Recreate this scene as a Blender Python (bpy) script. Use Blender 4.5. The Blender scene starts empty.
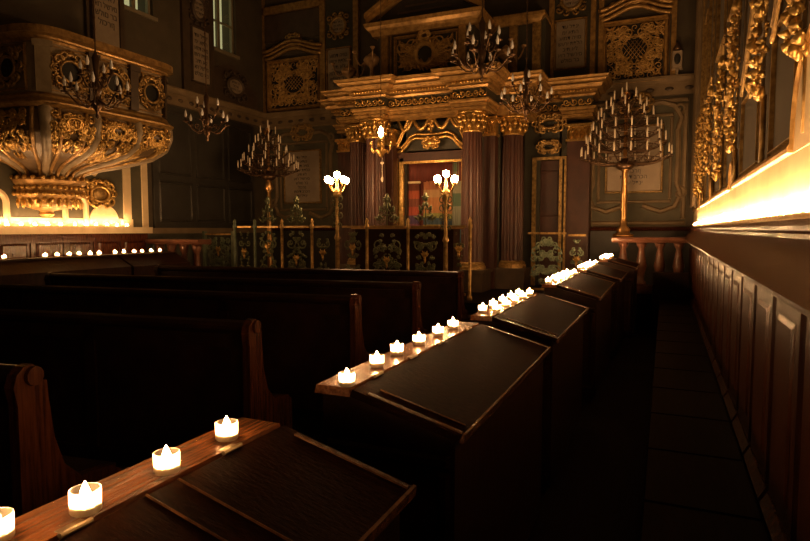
import bpy, bmesh, math, random
from mathutils import Vector, Matrix
R = math.radians; PI = math.pi
COL = bpy.context.scene.collection
sc = bpy.context.scene

# ------------------------------------------------------------ camera model
F = 595.0; CX, CY, H = 405.0, 270.5, 1.5
ph = math.atan((270.5 - 229) / F); th = math.atan(260 * math.cos(ph) / F)
FW = Vector((-math.sin(th) * math.cos(ph), math.cos(th) * math.cos(ph), -math.sin(ph)))
RT = Vector((math.cos(th), math.sin(th), 0)); UP = RT.cross(FW)
cam_d = bpy.data.cameras.new('camera'); cam = bpy.data.objects.new('camera', cam_d); COL.objects.link(cam)
cam_d.sensor_width = 36; cam_d.lens = 36 * F / 810; cam_d.clip_start = .02
cam.matrix_world = Matrix.Translation((0, 0, H)) @ Matrix((RT, UP, -FW)).transposed().to_4x4()
sc.camera = cam

def at(x, y, ax, v):
    """point where the sight line of a photo position meets a real plane of the room"""
    d = FW + RT * ((x - CX) / F) + UP * (-(y - CY) / F)
    o = Vector((0, 0, H)); t = (v - o[ax]) / d[ax]
    return o + d * t

BY = 11.0      # back wall
LX = -8.15     # left wall
RX = 0.45      # right wall
FY = -3.0      # wall behind
CH = 7.2       # ceiling height

# ------------------------------------------------------------ materials
def mat(name, col, rough=.5, metal=0.0, kind=None, col2=None, scale=6, bump=0.0, stretch=(1, 1, 1), emit=None, spec=.5, coat=0, ior=1.5):
    m = bpy.data.materials.new(name); m.use_nodes = True
    nt = m.node_tree; b = nt.nodes['Principled BSDF']
    b.inputs['Base Color'].default_value = (*col, 1); b.inputs['Roughness'].default_value = rough
    b.inputs['Metallic'].default_value = metal; b.inputs['Specular IOR Level'].default_value = spec
    b.inputs['IOR'].default_value = ior; b.inputs['Coat Weight'].default_value = coat; b.inputs['Coat Roughness'].default_value = .12
    if emit:
        b.inputs['Emission Color'].default_value = (*emit[0], 1); b.inputs['Emission Strength'].default_value = emit[1]
    if kind:
        tc = nt.nodes.new('ShaderNodeTexCoord'); mp = nt.nodes.new('ShaderNodeMapping')
        mp.inputs['Scale'].default_value = stretch
        nt.links.new(tc.outputs['Object'], mp.inputs['Vector'])
        if kind == 'wave':
            t = nt.nodes.new('ShaderNodeTexWave'); t.inputs['Scale'].default_value = scale
            t.inputs['Distortion'].default_value = 7; t.inputs['Detail'].default_value = 4; t.inputs['Detail Scale'].default_value = 1.6
            out = t.outputs['Fac']
        else:
            t = nt.nodes.new('ShaderNodeTexNoise'); t.inputs['Scale'].default_value = scale
            t.inputs['Detail'].default_value = 6; t.inputs['Roughness'].default_value = .6
            out = t.outputs['Fac']
        nt.links.new(mp.outputs[0], t.inputs['Vector'])
        r = nt.nodes.new('ShaderNodeValToRGB')
        r.color_ramp.elements[0].position = .32; r.color_ramp.elements[1].position = .7
        r.color_ramp.elements[0].color = (*(col2 or col), 1); r.color_ramp.elements[1].color = (*col, 1)
        nt.links.new(out, r.inputs[0]); nt.links.new(r.outputs[0], b.inputs['Base Color'])
        if bump:
            bp = nt.nodes.new('ShaderNodeBump'); bp.inputs['Strength'].default_value = bump; bp.inputs['Distance'].default_value = .01
            nt.links.new(out, bp.inputs['Height']); nt.links.new(bp.outputs[0], b.inputs['Normal'])
    return m

M = {}
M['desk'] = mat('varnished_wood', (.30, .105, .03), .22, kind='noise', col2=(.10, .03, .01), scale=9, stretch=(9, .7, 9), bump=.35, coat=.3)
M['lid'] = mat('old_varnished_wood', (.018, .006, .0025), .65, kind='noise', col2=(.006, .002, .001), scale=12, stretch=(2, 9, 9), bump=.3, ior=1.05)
M['edge'] = mat('shiny_glint_edge', (.16, .07, .03), .22, kind='noise', col2=(.05, .02, .01), scale=30, bump=.3)  # glossy wood with glints painted in by a lighter base colour
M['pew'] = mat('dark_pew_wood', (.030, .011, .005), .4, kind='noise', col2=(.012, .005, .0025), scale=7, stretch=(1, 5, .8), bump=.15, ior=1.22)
M['wains'] = mat('red_brown_panelling', (.085, .026, .009), .25, kind='noise', col2=(.02, .006, .003), scale=8, stretch=(6, 6, .5), bump=.35, ior=1.3)
M['leaf'] = mat('gold_leaf_relief', (.62, .40, .13), .4, metal=.25, kind='noise', col2=(.26, .14, .04), scale=16, bump=.3)
M['tan'] = mat('tan_gilt_urn', (.50, .32, .16), .35, metal=.2, kind='noise', col2=(.33, .2, .09), scale=12)
M['frieze'] = mat('glossy_red_brown_board', (.11, .03, .010), .2, kind='noise', col2=(.03, .008, .004), scale=14, stretch=(5, 5, .6), bump=.5)
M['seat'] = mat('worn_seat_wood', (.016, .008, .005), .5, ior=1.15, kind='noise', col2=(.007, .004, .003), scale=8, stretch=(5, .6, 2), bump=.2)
M['gold'] = mat('gilding', (.88, .60, .22), .3, metal=.85, kind='noise', col2=(.36, .20, .05), scale=22, bump=.3)
M['gold2'] = mat('old_gilding', (.55, .36, .13), .36, metal=.6, kind='noise', col2=(.17, .10, .035), scale=18, bump=.3)
M['gstone'] = mat('gilded_stone', (.52, .32, .11), .38, metal=.5, kind='noise', col2=(.2, .11, .035), scale=12, bump=.3)
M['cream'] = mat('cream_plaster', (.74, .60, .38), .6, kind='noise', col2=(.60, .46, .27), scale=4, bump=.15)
M['dim_cream'] = mat('shaded_cream_copy', (.20, .14, .075), .65, kind='noise', col2=(.13, .09, .045), scale=4, bump=.15)  # darker copy of the candlelit cream, dimness away from the candles painted in
M['umber'] = mat('umber_painted_stone', (.16, .10, .045), .45, kind='noise', col2=(.08, .05, .022), scale=6, bump=.2)
M['stone'] = mat('painted_balcony_stone', (.34, .27, .17), .4, kind='noise', col2=(.2, .15, .09), scale=6, bump=.2)
M['green'] = mat('grey_green_plaster', (.09, .08, .048), .7, kind='noise', col2=(.055, .05, .03), scale=3, bump=.1)
M['dkgreen'] = mat('deep_green_paint', (.05, .048, .032), .5, kind='noise', col2=(.03, .028, .02), scale=5)
M['wall'] = mat('olive_wall_paint', (.08, .063, .038), .75, kind='noise', col2=(.05, .038, .024), scale=2.5, bump=.1)
M['strip'] = mat('brown_pilaster_paint', (.075, .05, .03), .5, kind='noise', col2=(.04, .026, .016), scale=5)
M['dark'] = mat('dark_painted_board', (.035, .032, .026), .55, kind='noise', col2=(.02, .018, .014), scale=3)
M['marble'] = mat('red_marble', (.065, .022, .013), .5, kind='noise', col2=(.03, .01, .007), scale=7, stretch=(1, 1, .5), spec=.5)
M['slab'] = mat('pink_marble', (.17, .07, .04), .3, kind='noise', col2=(.09, .035, .02), scale=9)
M['tablet'] = mat('inscribed_tablet', (.30, .24, .17), .5, kind='noise', col2=(.23, .18, .13), scale=5)
M['ink'] = mat('black_lettering', (.03, .022, .016), .6)
M['iron'] = mat('green_wrought_iron', (.16, .17, .09), .4, metal=.3, kind='noise', col2=(.06, .075, .04), scale=20)
M['palegreen'] = mat('pale_green_metal', (.16, .2, .13), .5, kind='noise', col2=(.09, .12, .08), scale=10)
M['brass'] = mat('brass', (.62, .36, .14), .3, metal=.95)
M['bronze'] = mat('dark_bronze', (.14, .085, .05), .35, metal=.8)
M['black'] = mat('void_black', (.01, .009, .008), .8)
M['candle'] = mat('white_candle', (.75, .66, .52), .45)
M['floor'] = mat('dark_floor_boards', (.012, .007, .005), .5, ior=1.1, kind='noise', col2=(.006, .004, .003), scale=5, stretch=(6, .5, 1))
M['ceil'] = mat('ceiling_plaster', (.25, .22, .17), .8, kind='noise', col2=(.2, .17, .13), scale=2)
M['steel'] = mat('worn_hinge_steel', (.35, .27, .18), .35, metal=.9)
M['winframe'] = mat('window_frame_paint', (.20, .17, .11), .5)
M['glow'] = mat('lit_flame', (1, .7, .3), .5, emit=((1, .53, .215), 1350))
M['wax'] = mat('candle_wax', (.9, .72, .45), .5)
M['wax'].node_tree.nodes['Principled BSDF'].inputs['Subsurface Weight'].default_value = .0
M['bulb'] = mat('lit_bulb', (1, .8, .5), .3, emit=((1, .53, .215), 130))
M['bulboff'] = mat('unlit_candle_bulb', (.95, .95, .95), .12, spec=.8)
M['curtain'] = mat('dark_red_curtain', (.16, .035, .022), .8, kind='noise', col2=(.09, .02, .014), scale=10, stretch=(6, 1, .3))

def glass_mat(name, tint, gl=.12, diff=0.0):
    m = bpy.data.materials.new(name); m.use_nodes = True; nt = m.node_tree
    for n in list(nt.nodes): nt.nodes.remove(n)
    o = nt.nodes.new('ShaderNodeOutputMaterial'); tr = nt.nodes.new('ShaderNodeBsdfTransparent'); g = nt.nodes.new('ShaderNodeBsdfGlossy')
    tr.inputs[0].default_value = (*tint, 1); g.inputs['Roughness'].default_value = .04
    mx = nt.nodes.new('ShaderNodeMixShader'); mx.inputs[0].default_value = .06
    nt.links.new(tr.outputs[0], mx.inputs[1]); nt.links.new(g.outputs[0], mx.inputs[2])
    last = mx
    if diff:
        d = nt.nodes.new('ShaderNodeBsdfTranslucent'); d.inputs[0].default_value = (.98, .93, .82, 1)
        m2 = nt.nodes.new('ShaderNodeMixShader'); m2.inputs[0].default_value = diff
        nt.links.new(mx.outputs[0], m2.inputs[1]); nt.links.new(d.outputs[0], m2.inputs[2]); last = m2
    nt.links.new(last.outputs[0], o.inputs[0]); return m
M['cup'] = glass_mat('candle_glass', (.97, .95, .9), diff=.65)
M['pane'] = glass_mat('window_glass', (.92, .92, .82), diff=0)

def striped(name, cols, axis, scale, rough=.8):
    m = bpy.data.materials.new(name); m.use_nodes = True; nt = m.node_tree; b = nt.nodes['Principled BSDF']
    b.inputs['Roughness'].default_value = rough
    tc = nt.nodes.new('ShaderNodeTexCoord'); sp = nt.nodes.new('ShaderNodeSeparateXYZ'); nt.links.new(tc.outputs['Generated'], sp.inputs[0])
    r = nt.nodes.new('ShaderNodeValToRGB'); r.color_ramp.interpolation = 'CONSTANT'
    while len(r.color_ramp.elements) < len(cols): r.color_ramp.elements.new(.5)
    for i, (p, c) in enumerate(cols):
        r.color_ramp.elements[i].position = p; r.color_ramp.elements[i].color = (*c, 1)
    nt.links.new(sp.outputs[axis], r.inputs[0]); nt.links.new(r.outputs[0], b.inputs['Base Color']); return m
M['text1'] = striped('dark_striped_textile', [(0, (.14, .03, .03)), (.16, (.55, .45, .12)), (.2, (.22, .08, .12)), (.34, (.08, .05, .12)), (.48, (.35, .07, .04)), (.62, (.18, .06, .04)), (.75, (.4, .1, .05)), (.88, (.16, .05, .03))], 2, 1)
M['text2'] = striped('bright_striped_textile', [(0, (.5, .14, .06)), (.12, (.08, .25, .09)), (.26, (.42, .3, .08)), (.32, (.06, .1, .14)), (.42, (.3, .32, .1)), (.5, (.5, .24, .1)), (.74, (.5, .33, .17)), (.86, (.4, .16, .08))], 2, 1)
M['text3'] = striped('blue_grey_textile', [(0, (.08, .2, .26)), (.2, (.3, .33, .26)), (.45, (.12, .2, .14)), (.6, (.36, .36, .26)), (.85, (.2, .28, .18))], 2, 1)

# ------------------------------------------------------------ mesh builder
ORG = {}
class MB:
    def __init__(s): s.v = []; s.f = []
    def add(s, vs, fs):
        n = len(s.v); s.v += [tuple(v) for v in vs]; s.f += [tuple(i + n for i in f) for f in fs]; return s
    def hexa(s, p):
        return s.add(p, [(0, 1, 3, 2), (4, 6, 7, 5), (0, 4, 5, 1), (2, 3, 7, 6), (0, 2, 6, 4), (1, 5, 7, 3)])
    def box(s, x0, y0, z0, x1, y1, z1):
        return s.hexa([(x, y, z) for x in (x0, x1) for y in (y0, y1) for z in (z0, z1)])
    def fbox(s, f, u0, v0, u1, v1, h0, h1):
        return s.hexa([f(u, v, h) for u in (u0, u1) for v in (v0, v1) for h in (h0, h1)])
    def bev(s, f, u0, v0, u1, v1, h0, h1, b):
        p = [f(u, v, h0) for u, v in ((u0, v0), (u1, v0), (u1, v1), (u0, v1))] + [f(u, v, h1) for u, v in ((u0 + b, v0 + b), (u1 - b, v0 + b), (u1 - b, v1 - b), (u0 + b, v1 - b))]
        return s.add(p, [(0, 1, 2, 3), (4, 5, 6, 7), (0, 1, 5, 4), (1, 2, 6, 5), (2, 3, 7, 6), (3, 0, 4, 7)])
    def tube(s, pts, rad, n=6, cap=True):
        pts = [Vector(p) for p in pts]; m = len(pts)
        if not hasattr(rad, '__len__'): rad = [rad] * m
        vs = []; prev = None
        for i, p in enumerate(pts):
            t = (pts[min(i + 1, m - 1)] - pts[max(i - 1, 0)])
            t = t.normalized() if t.length > 1e-9 else Vector((0, 0, 1))
            if prev is None: a = t.orthogonal().normalized()
            else:
                a = prev - t * prev.dot(t); a = a.normalized() if a.length > 1e-6 else t.orthogonal().normalized()
            prev = a; b = t.cross(a)
            for k in range(n):
                q = 2 * PI * k / n; vs.append(p + (a * math.cos(q) + b * math.sin(q)) * rad[i])
        fs = [(i * n + k, i * n + (k + 1) % n, (i + 1) * n + (k + 1) % n, (i + 1) * n + k) for i in range(m - 1) for k in range(n)]
        if cap: fs += [tuple(range(n)), tuple(range((m - 1) * n, m * n))]
        return s.add(vs, fs)
    def lathe(s, prof, c=(0, 0, 0), n=16, sx=1, sy=1):
        vs = []; fs = []
        for r, z in prof:
            for k in range(n):
                q = 2 * PI * k / n; vs.append((c[0] + r * sx * math.cos(q), c[1] + r * sy * math.sin(q), c[2] + z))
        m = len(prof)
        fs = [(i * n + k, i * n + (k + 1) % n, (i + 1) * n + (k + 1) % n, (i + 1) * n + k) for i in range(m - 1) for k in range(n)]
        if prof[0][0] > 1e-6: fs.append(tuple(range(n)))
        if prof[-1][0] > 1e-6: fs.append(tuple(range((m - 1) * n, m * n)))
        return s.add(vs, fs)
    def ell(s, c, r, n=8):
        m = max(4, n // 2 + 1)
        if not hasattr(r, '__len__'): r = (r, r, r)
        vs = [(c[0], c[1], c[2] - r[2])]
        for i in range(1, m):
            a = PI * i / m
            for k in range(n):
                q = 2 * PI * k / n
                vs.append((c[0] + r[0] * math.sin(a) * math.cos(q), c[1] + r[1] * math.sin(a) * math.sin(q), c[2] - r[2] * math.cos(a)))
        vs.append((c[0], c[1], c[2] + r[2])); L = len(vs) - 1
        fs = [(0, 1 + (k + 1) % n, 1 + k) for k in range(n)]
        for i in range(m - 2):
            for k in range(n):
                a = 1 + i * n + k; b = 1 + i * n + (k + 1) % n; fs.append((a, b, b + n, a + n))
        fs += [(L, 1 + (m - 2) * n + k, 1 + (m - 2) * n + (k + 1) % n) for k in range(n)]
        return s.add(vs, fs)
    def prism(s, poly, f, h0, h1):
        """poly of (u,v) extruded between two depths of mapping f"""
        n = len(poly)
        vs = [f(u, v, h0) for u, v in poly] + [f(u, v, h1) for u, v in poly]
        return s.add(vs, [tuple(range(n)), tuple(range(n, 2 * n))] + [(i, (i + 1) % n, n + (i + 1) % n, n + i) for i in range(n)])
    def sweep(s, path, prof):
        """profile (out, z) swept along an XY path with mitred corners; outward is to the right of travel"""
        P = [Vector((p[0], p[1])) for p in path]; m = len(P); nrm = []
        for i in range(m):
            ds = []
            if i > 0: ds.append((P[i] - P[i - 1]).normalized())
            if i < m - 1: ds.append((P[i + 1] - P[i]).normalized())
            ns = [Vector((d.y, -d.x)) for d in ds]; a = sum(ns, Vector((0, 0)))
            a.normalize(); nrm.append(a / max(.35, a.dot(ns[0])))
        n = len(prof); vs = []
        for i in range(m):
            for o, z in prof: vs.append((P[i].x + nrm[i].x * o, P[i].y + nrm[i].y * o, z))
        fs = [(i * n + k, i * n + (k + 1) % n, (i + 1) * n + (k + 1) % n, (i + 1) * n + k) for i in range(m - 1) for k in range(n)]
        fs += [tuple(range(n)), tuple(range((m - 1) * n, m * n))]
        return s.add(vs, fs)
    def build(s, name, material, parent=None, smooth=False, kind=None):
        off = ORG.get(parent.name, Vector((0, 0, 0))) if parent else Vector((0, 0, 0))
        me = bpy.data.meshes.new(name); me.from_pydata([(a - off.x, b - off.y, c - off.z) for a, b, c in s.v], [], s.f)
        bm = bmesh.new(); bm.from_mesh(me); bmesh.ops.recalc_face_normals(bm, faces=bm.faces); bm.to_mesh(me); bm.free()
        me.materials.append(M[material])
        if smooth:
            for p in me.polygons: p.use_smooth = True
        o = bpy.data.objects.new(name, me); COL.objects.link(o)
        if parent: o.parent = parent; ORG[o.name] = off
        if kind: o['kind'] = kind
        return o

def tag(o, label, cat, group=None):
    o['label'] = label; o['category'] = cat
    if group: o['group'] = group
    return o
def thing(name, loc, label, cat, group=None, rz=0):
    o = bpy.data.objects.new(name, None); o.empty_display_size = .1; COL.objects.link(o); o.location = loc; o.rotation_euler = (0, 0, rz)
    ORG[o.name] = Vector(loc) if rz == 0 else Vector((0, 0, 0))
    return tag(o, label, cat, group)
def local(o): ORG[o.name] = Vector((0, 0, 0)); return o    # parts of this thing are given in its own coordinates
def dup(root, loc, label=None, group=None, rz=None):
    r = root.copy(); COL.objects.link(r); r.location = loc
    if rz is not None: r.rotation_euler = (0, 0, rz)
    if label: r['label'] = label
    if group: r['group'] = group
    for ch in list(root.children):
        c = ch.copy(); COL.objects.link(c); c.parent = r
        for g in ch.children:
            d = g.copy(); COL.objects.link(d); d.parent = c
    return r

fB = lambda u, v, h: (u, BY - h, v)
fL = lambda u, v, h: (LX + h, u, v)
fR = lambda u, v, h: (RX - h, u, v)
def bp(x, y, pl=None): p = at(x, y, 1, pl or BY); return p.x, p.z
def lp(x, y, pl=None): p = at(x, y, 0, pl or LX); return p.y, p.z

# ------------------------------------------------------------ ornament
def scroll(mb, f, cx, cy, r, a0, turns, d, t, h=.02, n=5, steps=12):
    pts = []; rad = []
    for k in range(steps + 1):
        q = k / steps; a = a0 + d * turns * 2 * PI * q; rr = r * (1 - .8 * q)
        pts.append(f(cx + rr * math.cos(a), cy + rr * math.sin(a), h + t * .5 * math.sin(PI * q))); rad.append(t * (1.05 - .5 * q) * (.5 if k == 0 else 1))
    mb.tube(pts, rad, n)
    mb.ell(pts[-1], t * 1.1, 6)
def leaf(mb, f, x, y, L, W, a, th, h=.01):
    c, s = math.cos(a), math.sin(a); g = lambda p, q, z: f(x + c * p - s * q, y + s * p + c * q, h + z)
    vs = [g(0, 0, 0), g(L * .35, W / 2, 0), g(L * .35, -W / 2, 0), g(L * .75, W * .36, 0), g(L * .75, -W * .36, 0), g(L, 0, th * .4), g(L * .3, 0, th), g(L * .7, 0, th * .8)]
    mb.add(vs, [(0, 6, 1), (0, 2, 6), (1, 6, 7, 3), (2, 4, 7, 6), (3, 7, 5), (4, 5, 7), (0, 1, 3, 5, 4, 2)])
def ring(mb, f, cx, cy, ru, rv, t, h=.02, n=24, k=6):
    pts = [f(cx + ru * math.cos(2 * PI * i / n), cy + rv * math.sin(2 * PI * i / n), h) for i in range(n + 1)]
    mb.tube(pts, t, k, cap=False)
def filigree(mb, f, u0, v0, u1, v1, seed, n=10, t=.018, mirror=True, hole=None, h=.02):
    rnd = random.Random(seed); cu = (u0 + u1) / 2; W = (u1 - u0) / 2; Hh = v1 - v0
    for i in range(n):
        for tr in range(12):
            du = rnd.uniform(.08, .92) * W; v = v0 + rnd.uniform(.08, .92) * Hh
            if not hole or (du / hole[0]) ** 2 + ((v - (v0 + v1) / 2) / hole[1]) ** 2 > 1: break
        r = rnd.uniform(.12, .24) * min(W, Hh); a0 = rnd.uniform(0, 6.28); tu = rnd.uniform(.7, 1.25); d = rnd.choice((-1, 1)); tt = t * rnd.uniform(.7, 1.2)
        la = rnd.uniform(0, 6.28); LL = r * rnd.uniform(1, 1.7)
        for sgn in ((1, -1) if mirror else (rnd.choice((1, -1)),)):
            g = (lambda uu, vv, hh, s=sgn: f(cu + s * uu, vv, hh))
            scroll(mb, g, du, v, r, a0, tu, d, tt, h)
            leaf(mb, g, du, v, LL, r * .6, la, tt * 1.8, h * .5); leaf(mb, g, du, v, LL * .8, r * .5, la + 1.6, tt * 1.8, h * .5)
def cartouche(mb, f, cu, cv, w, hh, t=.02, seed=1, h=.02):
    ring(mb, f, cu, cv, w * .55, hh * .58, t, h)
    for s in (1, -1):
        g = lambda uu, vv, z, s=s: f(cu + s * uu, cv + vv, z)
        scroll(mb, g, w * .62, hh * .5, w * .3, PI, .9, -1, t, h); scroll(mb, g, w * .62, -hh * .5, w * .3, PI, .9, 1, t, h)
        scroll(mb, g, w * .3, hh * .8, w * .28, -PI / 2, .9, 1, t, h); scroll(mb, g, w * .3, -hh * .8, w * .28, PI / 2, .9, -1, t, h)
        scroll(mb, g, w * .8, 0, w * .22, PI / 2, .8, -1, t * .8, h)
        for a in (.2, .7, 1.2, -.3, -.9): leaf(mb, g, w * .55 * math.cos(a), hh * .6 * math.sin(a), w * .4, w * .17, a, t * 2, h * .4)
    for k in range(5): leaf(mb, f, cu, cv + hh * .75, hh * .45, w * .2, PI / 2 + (k - 2) * .45, t * 2.5, h * .4)
    leaf(mb, f, cu, cv - hh * .7, hh * .4, w * .22, -PI / 2, t * 2, h * .4)
def fframe(mb, f, u0, v0, u1, v1, w, h0, h1):
    b = w * .3
    mb.bev(f, u0 - w, v0 - w, u1 + w, v0, h0, h1, b); mb.bev(f, u0 - w, v1, u1 + w, v1 + w, h0, h1, b)
    mb.bev(f, u0 - w, v0, u0, v1, h0, h1, b); mb.bev(f, u1, v0, u1 + w, v1, h0, h1, b)
HEB = ['דע לפני', 'מי אתה', 'עומד היום', 'שערי תפלה', 'בית אל', 'אור לישרים', 'שלום רב', 'לזכרון', 'תמיד ברכה']
def text_lines(f, axis, cu, cv, w, lines, lh, parent, mat_='ink', h=.004):
    """raised lettering lines on a wall plane, one mesh part"""
    mb = MB()
    for i, s in enumerate(lines):
        c = bpy.data.curves.new('t', 'FONT'); c.body = s; c.size = lh * .95; c.align_x = 'CENTER'; c.resolution_u = 1; c.extrude = .002
        o = bpy.data.objects.new('t', c); COL.objects.link(o); bpy.context.view_layer.update()
        me = bpy.data.meshes.new_from_object(o.evaluated_get(bpy.context.evaluated_depsgraph_get()))
        mx = max([abs(v.co.x) for v in me.vertices] + [.001]); k = min(1, w * .46 / mx)
        v0 = cv + (len(lines) / 2 - i - .75) * lh
        mb.add([f(cu + v.co.x * k, v0 + v.co.y, h + v.co.z) for v in me.vertices], [tuple(p.vertices) for p in me.polygons])
        bpy.data.objects.remove(o); bpy.data.meshes.remove(me); bpy.data.curves.remove(c)
    return mb.build('inscription', mat_, parent)

# ============================================================ THE ROOM
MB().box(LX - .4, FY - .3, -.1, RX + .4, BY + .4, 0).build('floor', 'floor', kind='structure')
MB().box(LX - .4, FY - .3, CH, RX + .4, BY + .4, CH + .1).build('ceiling', 'ceil', kind='structure')
MB().box(LX - .4, BY, 0, RX + .4, BY + .3, CH).build('wall_back', 'wall', kind='structure')
MB().box(LX - .4, FY - .3, 0, RX + .4, FY, CH).build('wall_front', 'wall', kind='structure')
MB().box(RX, FY, 0, RX + .3, BY, CH).build('wall_right', 'wall', kind='structure')
# left wall with two window openings
w1a, w1z = lp(119, 3); w1b, _ = lp(153, 15); w2a, w2z = lp(206, 44); w2b, _ = lp(236, 50)
w1z = lp(130, 8)[1]; WT = 6.7
m = MB()
def lw(y0, y1, z0, z1): m.box(LX - .35, y0, z0, LX, y1, z1)
lw(FY, w1a, 0, CH); lw(w1a, w1b, 0, w1z); lw(w1a, w1b, WT, CH); lw(w1b, w2a, 0, CH); lw(w2a, w2b, 0, w2z); lw(w2a, w2b, WT, CH); lw(w2b, BY, 0, CH)
m.build('wall_left', 'wall', kind='structure')
for n, (a, b, z) in enumerate(((w1a, w1b, w1z), (w2a, w2b, w2z))):
    f = MB(); x0, x1 = LX - .12, LX - .06; c = (a + b) / 2
    for y in (a, b - .05, c - .035): f.box(x0, y, z, x1, y + (.07 if y == c - .035 else .05), WT)
    for z_ in (z, WT - .05): f.box(x0, a, z_, x1, b, z_ + .05)
    zz = z + .55
    while zz < WT - .2: f.box(x0 + .01, a, zz, x1 - .01, b, zz + .03); zz += .62
    f.box(LX - .12, a - .06, z - .06, LX + .05, b + .06, z)
    w = f.build('window_%d' % (n + 1), 'winframe', kind='structure')
    MB().box(LX - .092, a + .03, z + .03, LX - .088, b - .03, WT - .03).build('pane', 'pane', w)

# cornice round the back and left walls, z ~ 3.8 - 4.0
CZ = 4.0
def cornice(name, path, z=CZ):
    prof = [(0, z - .28), (.03, z - .28), (.035, z - .09), (.07, z - .07), (.1, z - .03), (.12, z - .01), (.12, z + .02), (0, z + .02)]
    o = MB().sweep(path, prof).build(name, 'dim_cream', kind='structure')
    d = MB()
    for (x0, y0), (x1, y1) in zip(path[:-1], path[1:]):
        L = math.hypot(x1 - x0, y1 - y0); k = int(L / .26); ux, uy = (x1 - x0) / L, (y1 - y0) / L
        for i in range(k):
            q = (i + .5) * L / k; px, py = x0 + ux * q + uy * .032, y0 + uy * q - ux * .032
            d.ell((px, py, z - .18), (.07 if abs(ux) > .5 else .02, .07 if abs(uy) > .5 else .02, .035), 8)
    d.build('oval_stud', 'strip', o, True, kind='stuff')
    return o
cornice('trim_1', [(LX, 4.0), (LX, BY), (-5.2, BY)])
cornice('trim_2', [(-1.35, BY), (RX, BY)])

# ------------------------------------------------ left wall lower part
LEDGE = 1.53
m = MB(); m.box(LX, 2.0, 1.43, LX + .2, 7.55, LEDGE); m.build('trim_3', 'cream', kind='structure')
m = MB(); m.box(LX, 7.55, 1.42, LX + .08, BY, 1.52); m.build('trim_4', 'dim_cream', kind='structure')
m = MB(); m.box(LX, 2.0, 0, LX + .04, 7.55, 1.43)
y = 2.05
while y < 7.3:
    m.bev(lambda u, v, h: (LX + .04 + h, u, v), y + .05, .1, y + .42, 1.3, 0, .03, .03); m.box(LX, y - .035, 0, LX + .065, y + .035, 1.43); y += .5
m.box(LX, 2, 1.3, LX + .08, 7.55, 1.43)
m.build('trim_5', 'frieze', kind='structure')
m = MB(); m.box(LX, 7.55, 0, LX + .03, BY, 1.42)
for y0 in (7.7, 8.8, 9.9): m.bev(lambda u, v, h: (LX + .03 + h, u, v), y0, .2, y0 + .95, 1.3, 0, .02, .02)
m.build('trim_6', 'dkgreen', kind='structure')
# cream and green painted panelling under the balcony
m = MB(); m.fbox(fL, 2.0, LEDGE, 7.62, 2.6, 0, .02); m.build('trim_7', 'green', kind='structure')
m = MB()
m.fbox(fL, 2.0, LEDGE, 7.3, 1.66, .0, .035)                                    # low cream band
a = [lp(103, 222)[0] + .26 * math.cos(PI * k / 14) for k in range(15)]; bb = [1.64 + .24 * math.sin(PI * k / 14) for k in range(15)]
m.prism(list(zip(a, bb)), fL, 0, .04)
for y0, y1 in ((7.12, 7.27), (7.5, 7.62)): m.fbox(fL, y0, LEDGE, y1, 2.9, 0, .04)
for s, y0 in ((1, 5.05), (-1, 6.25)):                                          # inverted U straps beside the pendant
    pts = [fL(y0 + s * .0 + .17 * math.cos(PI * k / 12) * 1.0, 1.85 + .17 * math.sin(PI * k / 12), .03) for k in range(13)]
    pts = [fL(y0 + .17, 1.6, .03)] + pts + [fL(y0 - .17, 1.6, .03)]
    m.tube(pts, .045, 6)
pts = [fL(6.55 + .55 * (k / 10), 2.35 + .35 * math.sin(k / 10 * PI / 2), .03) for k in range(11)]; m.tube(pts, .06, 6)
m.build('trim_8', 'cream', kind='structure')
t = thing('wall_cartouche', (LX, 6.7, 2.0), 'gilt rocaille cartouche on the wall right of the balcony pendant', 'wall ornament')
m = MB(); cartouche(m, fL, 6.68, 2.05, .3, .2, .028, h=.04); m.build('scrollwork', 'gold', t, True)
MB().ell(fL(6.68, 2.05, .03), (.03, .13, .1), 12).build('boss', 'gold2', t, True)
t = thing('wall_cartouche', (LX, 4.6, 2.0), 'gilt rocaille cartouche at the left picture edge beside the balcony neck', 'wall ornament')
m = MB(); cartouche(m, fL, 4.75, 2.0, .3, .2, .028, h=.04); m.build('scrollwork', 'gold', t, True)
MB().ell(fL(4.75, 2.0, .03), (.03, .13, .1), 12).build('boss', 'gold2', t, True)
# big dark wooden doors / cupboard front between ledge and cornice
m = MB(); m.fbox(fL, 7.75, 1.52, 10.5, 3.68, 0, .05)
m.build('trim_9', 'dark', kind='structure')
m = MB()
for y0, y1 in ((7.85, 8.65), (8.75, 9.55), (9.65, 10.4)):
    for z0, z1 in ((1.62, 2.35), (2.45, 3.58)): fframe(m, fL, y0 + .05, z0 + .05, y1 - .05, z1 - .05, .04, .05, .08)
m.build('trim_10', 'dark', kind='structure')

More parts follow.
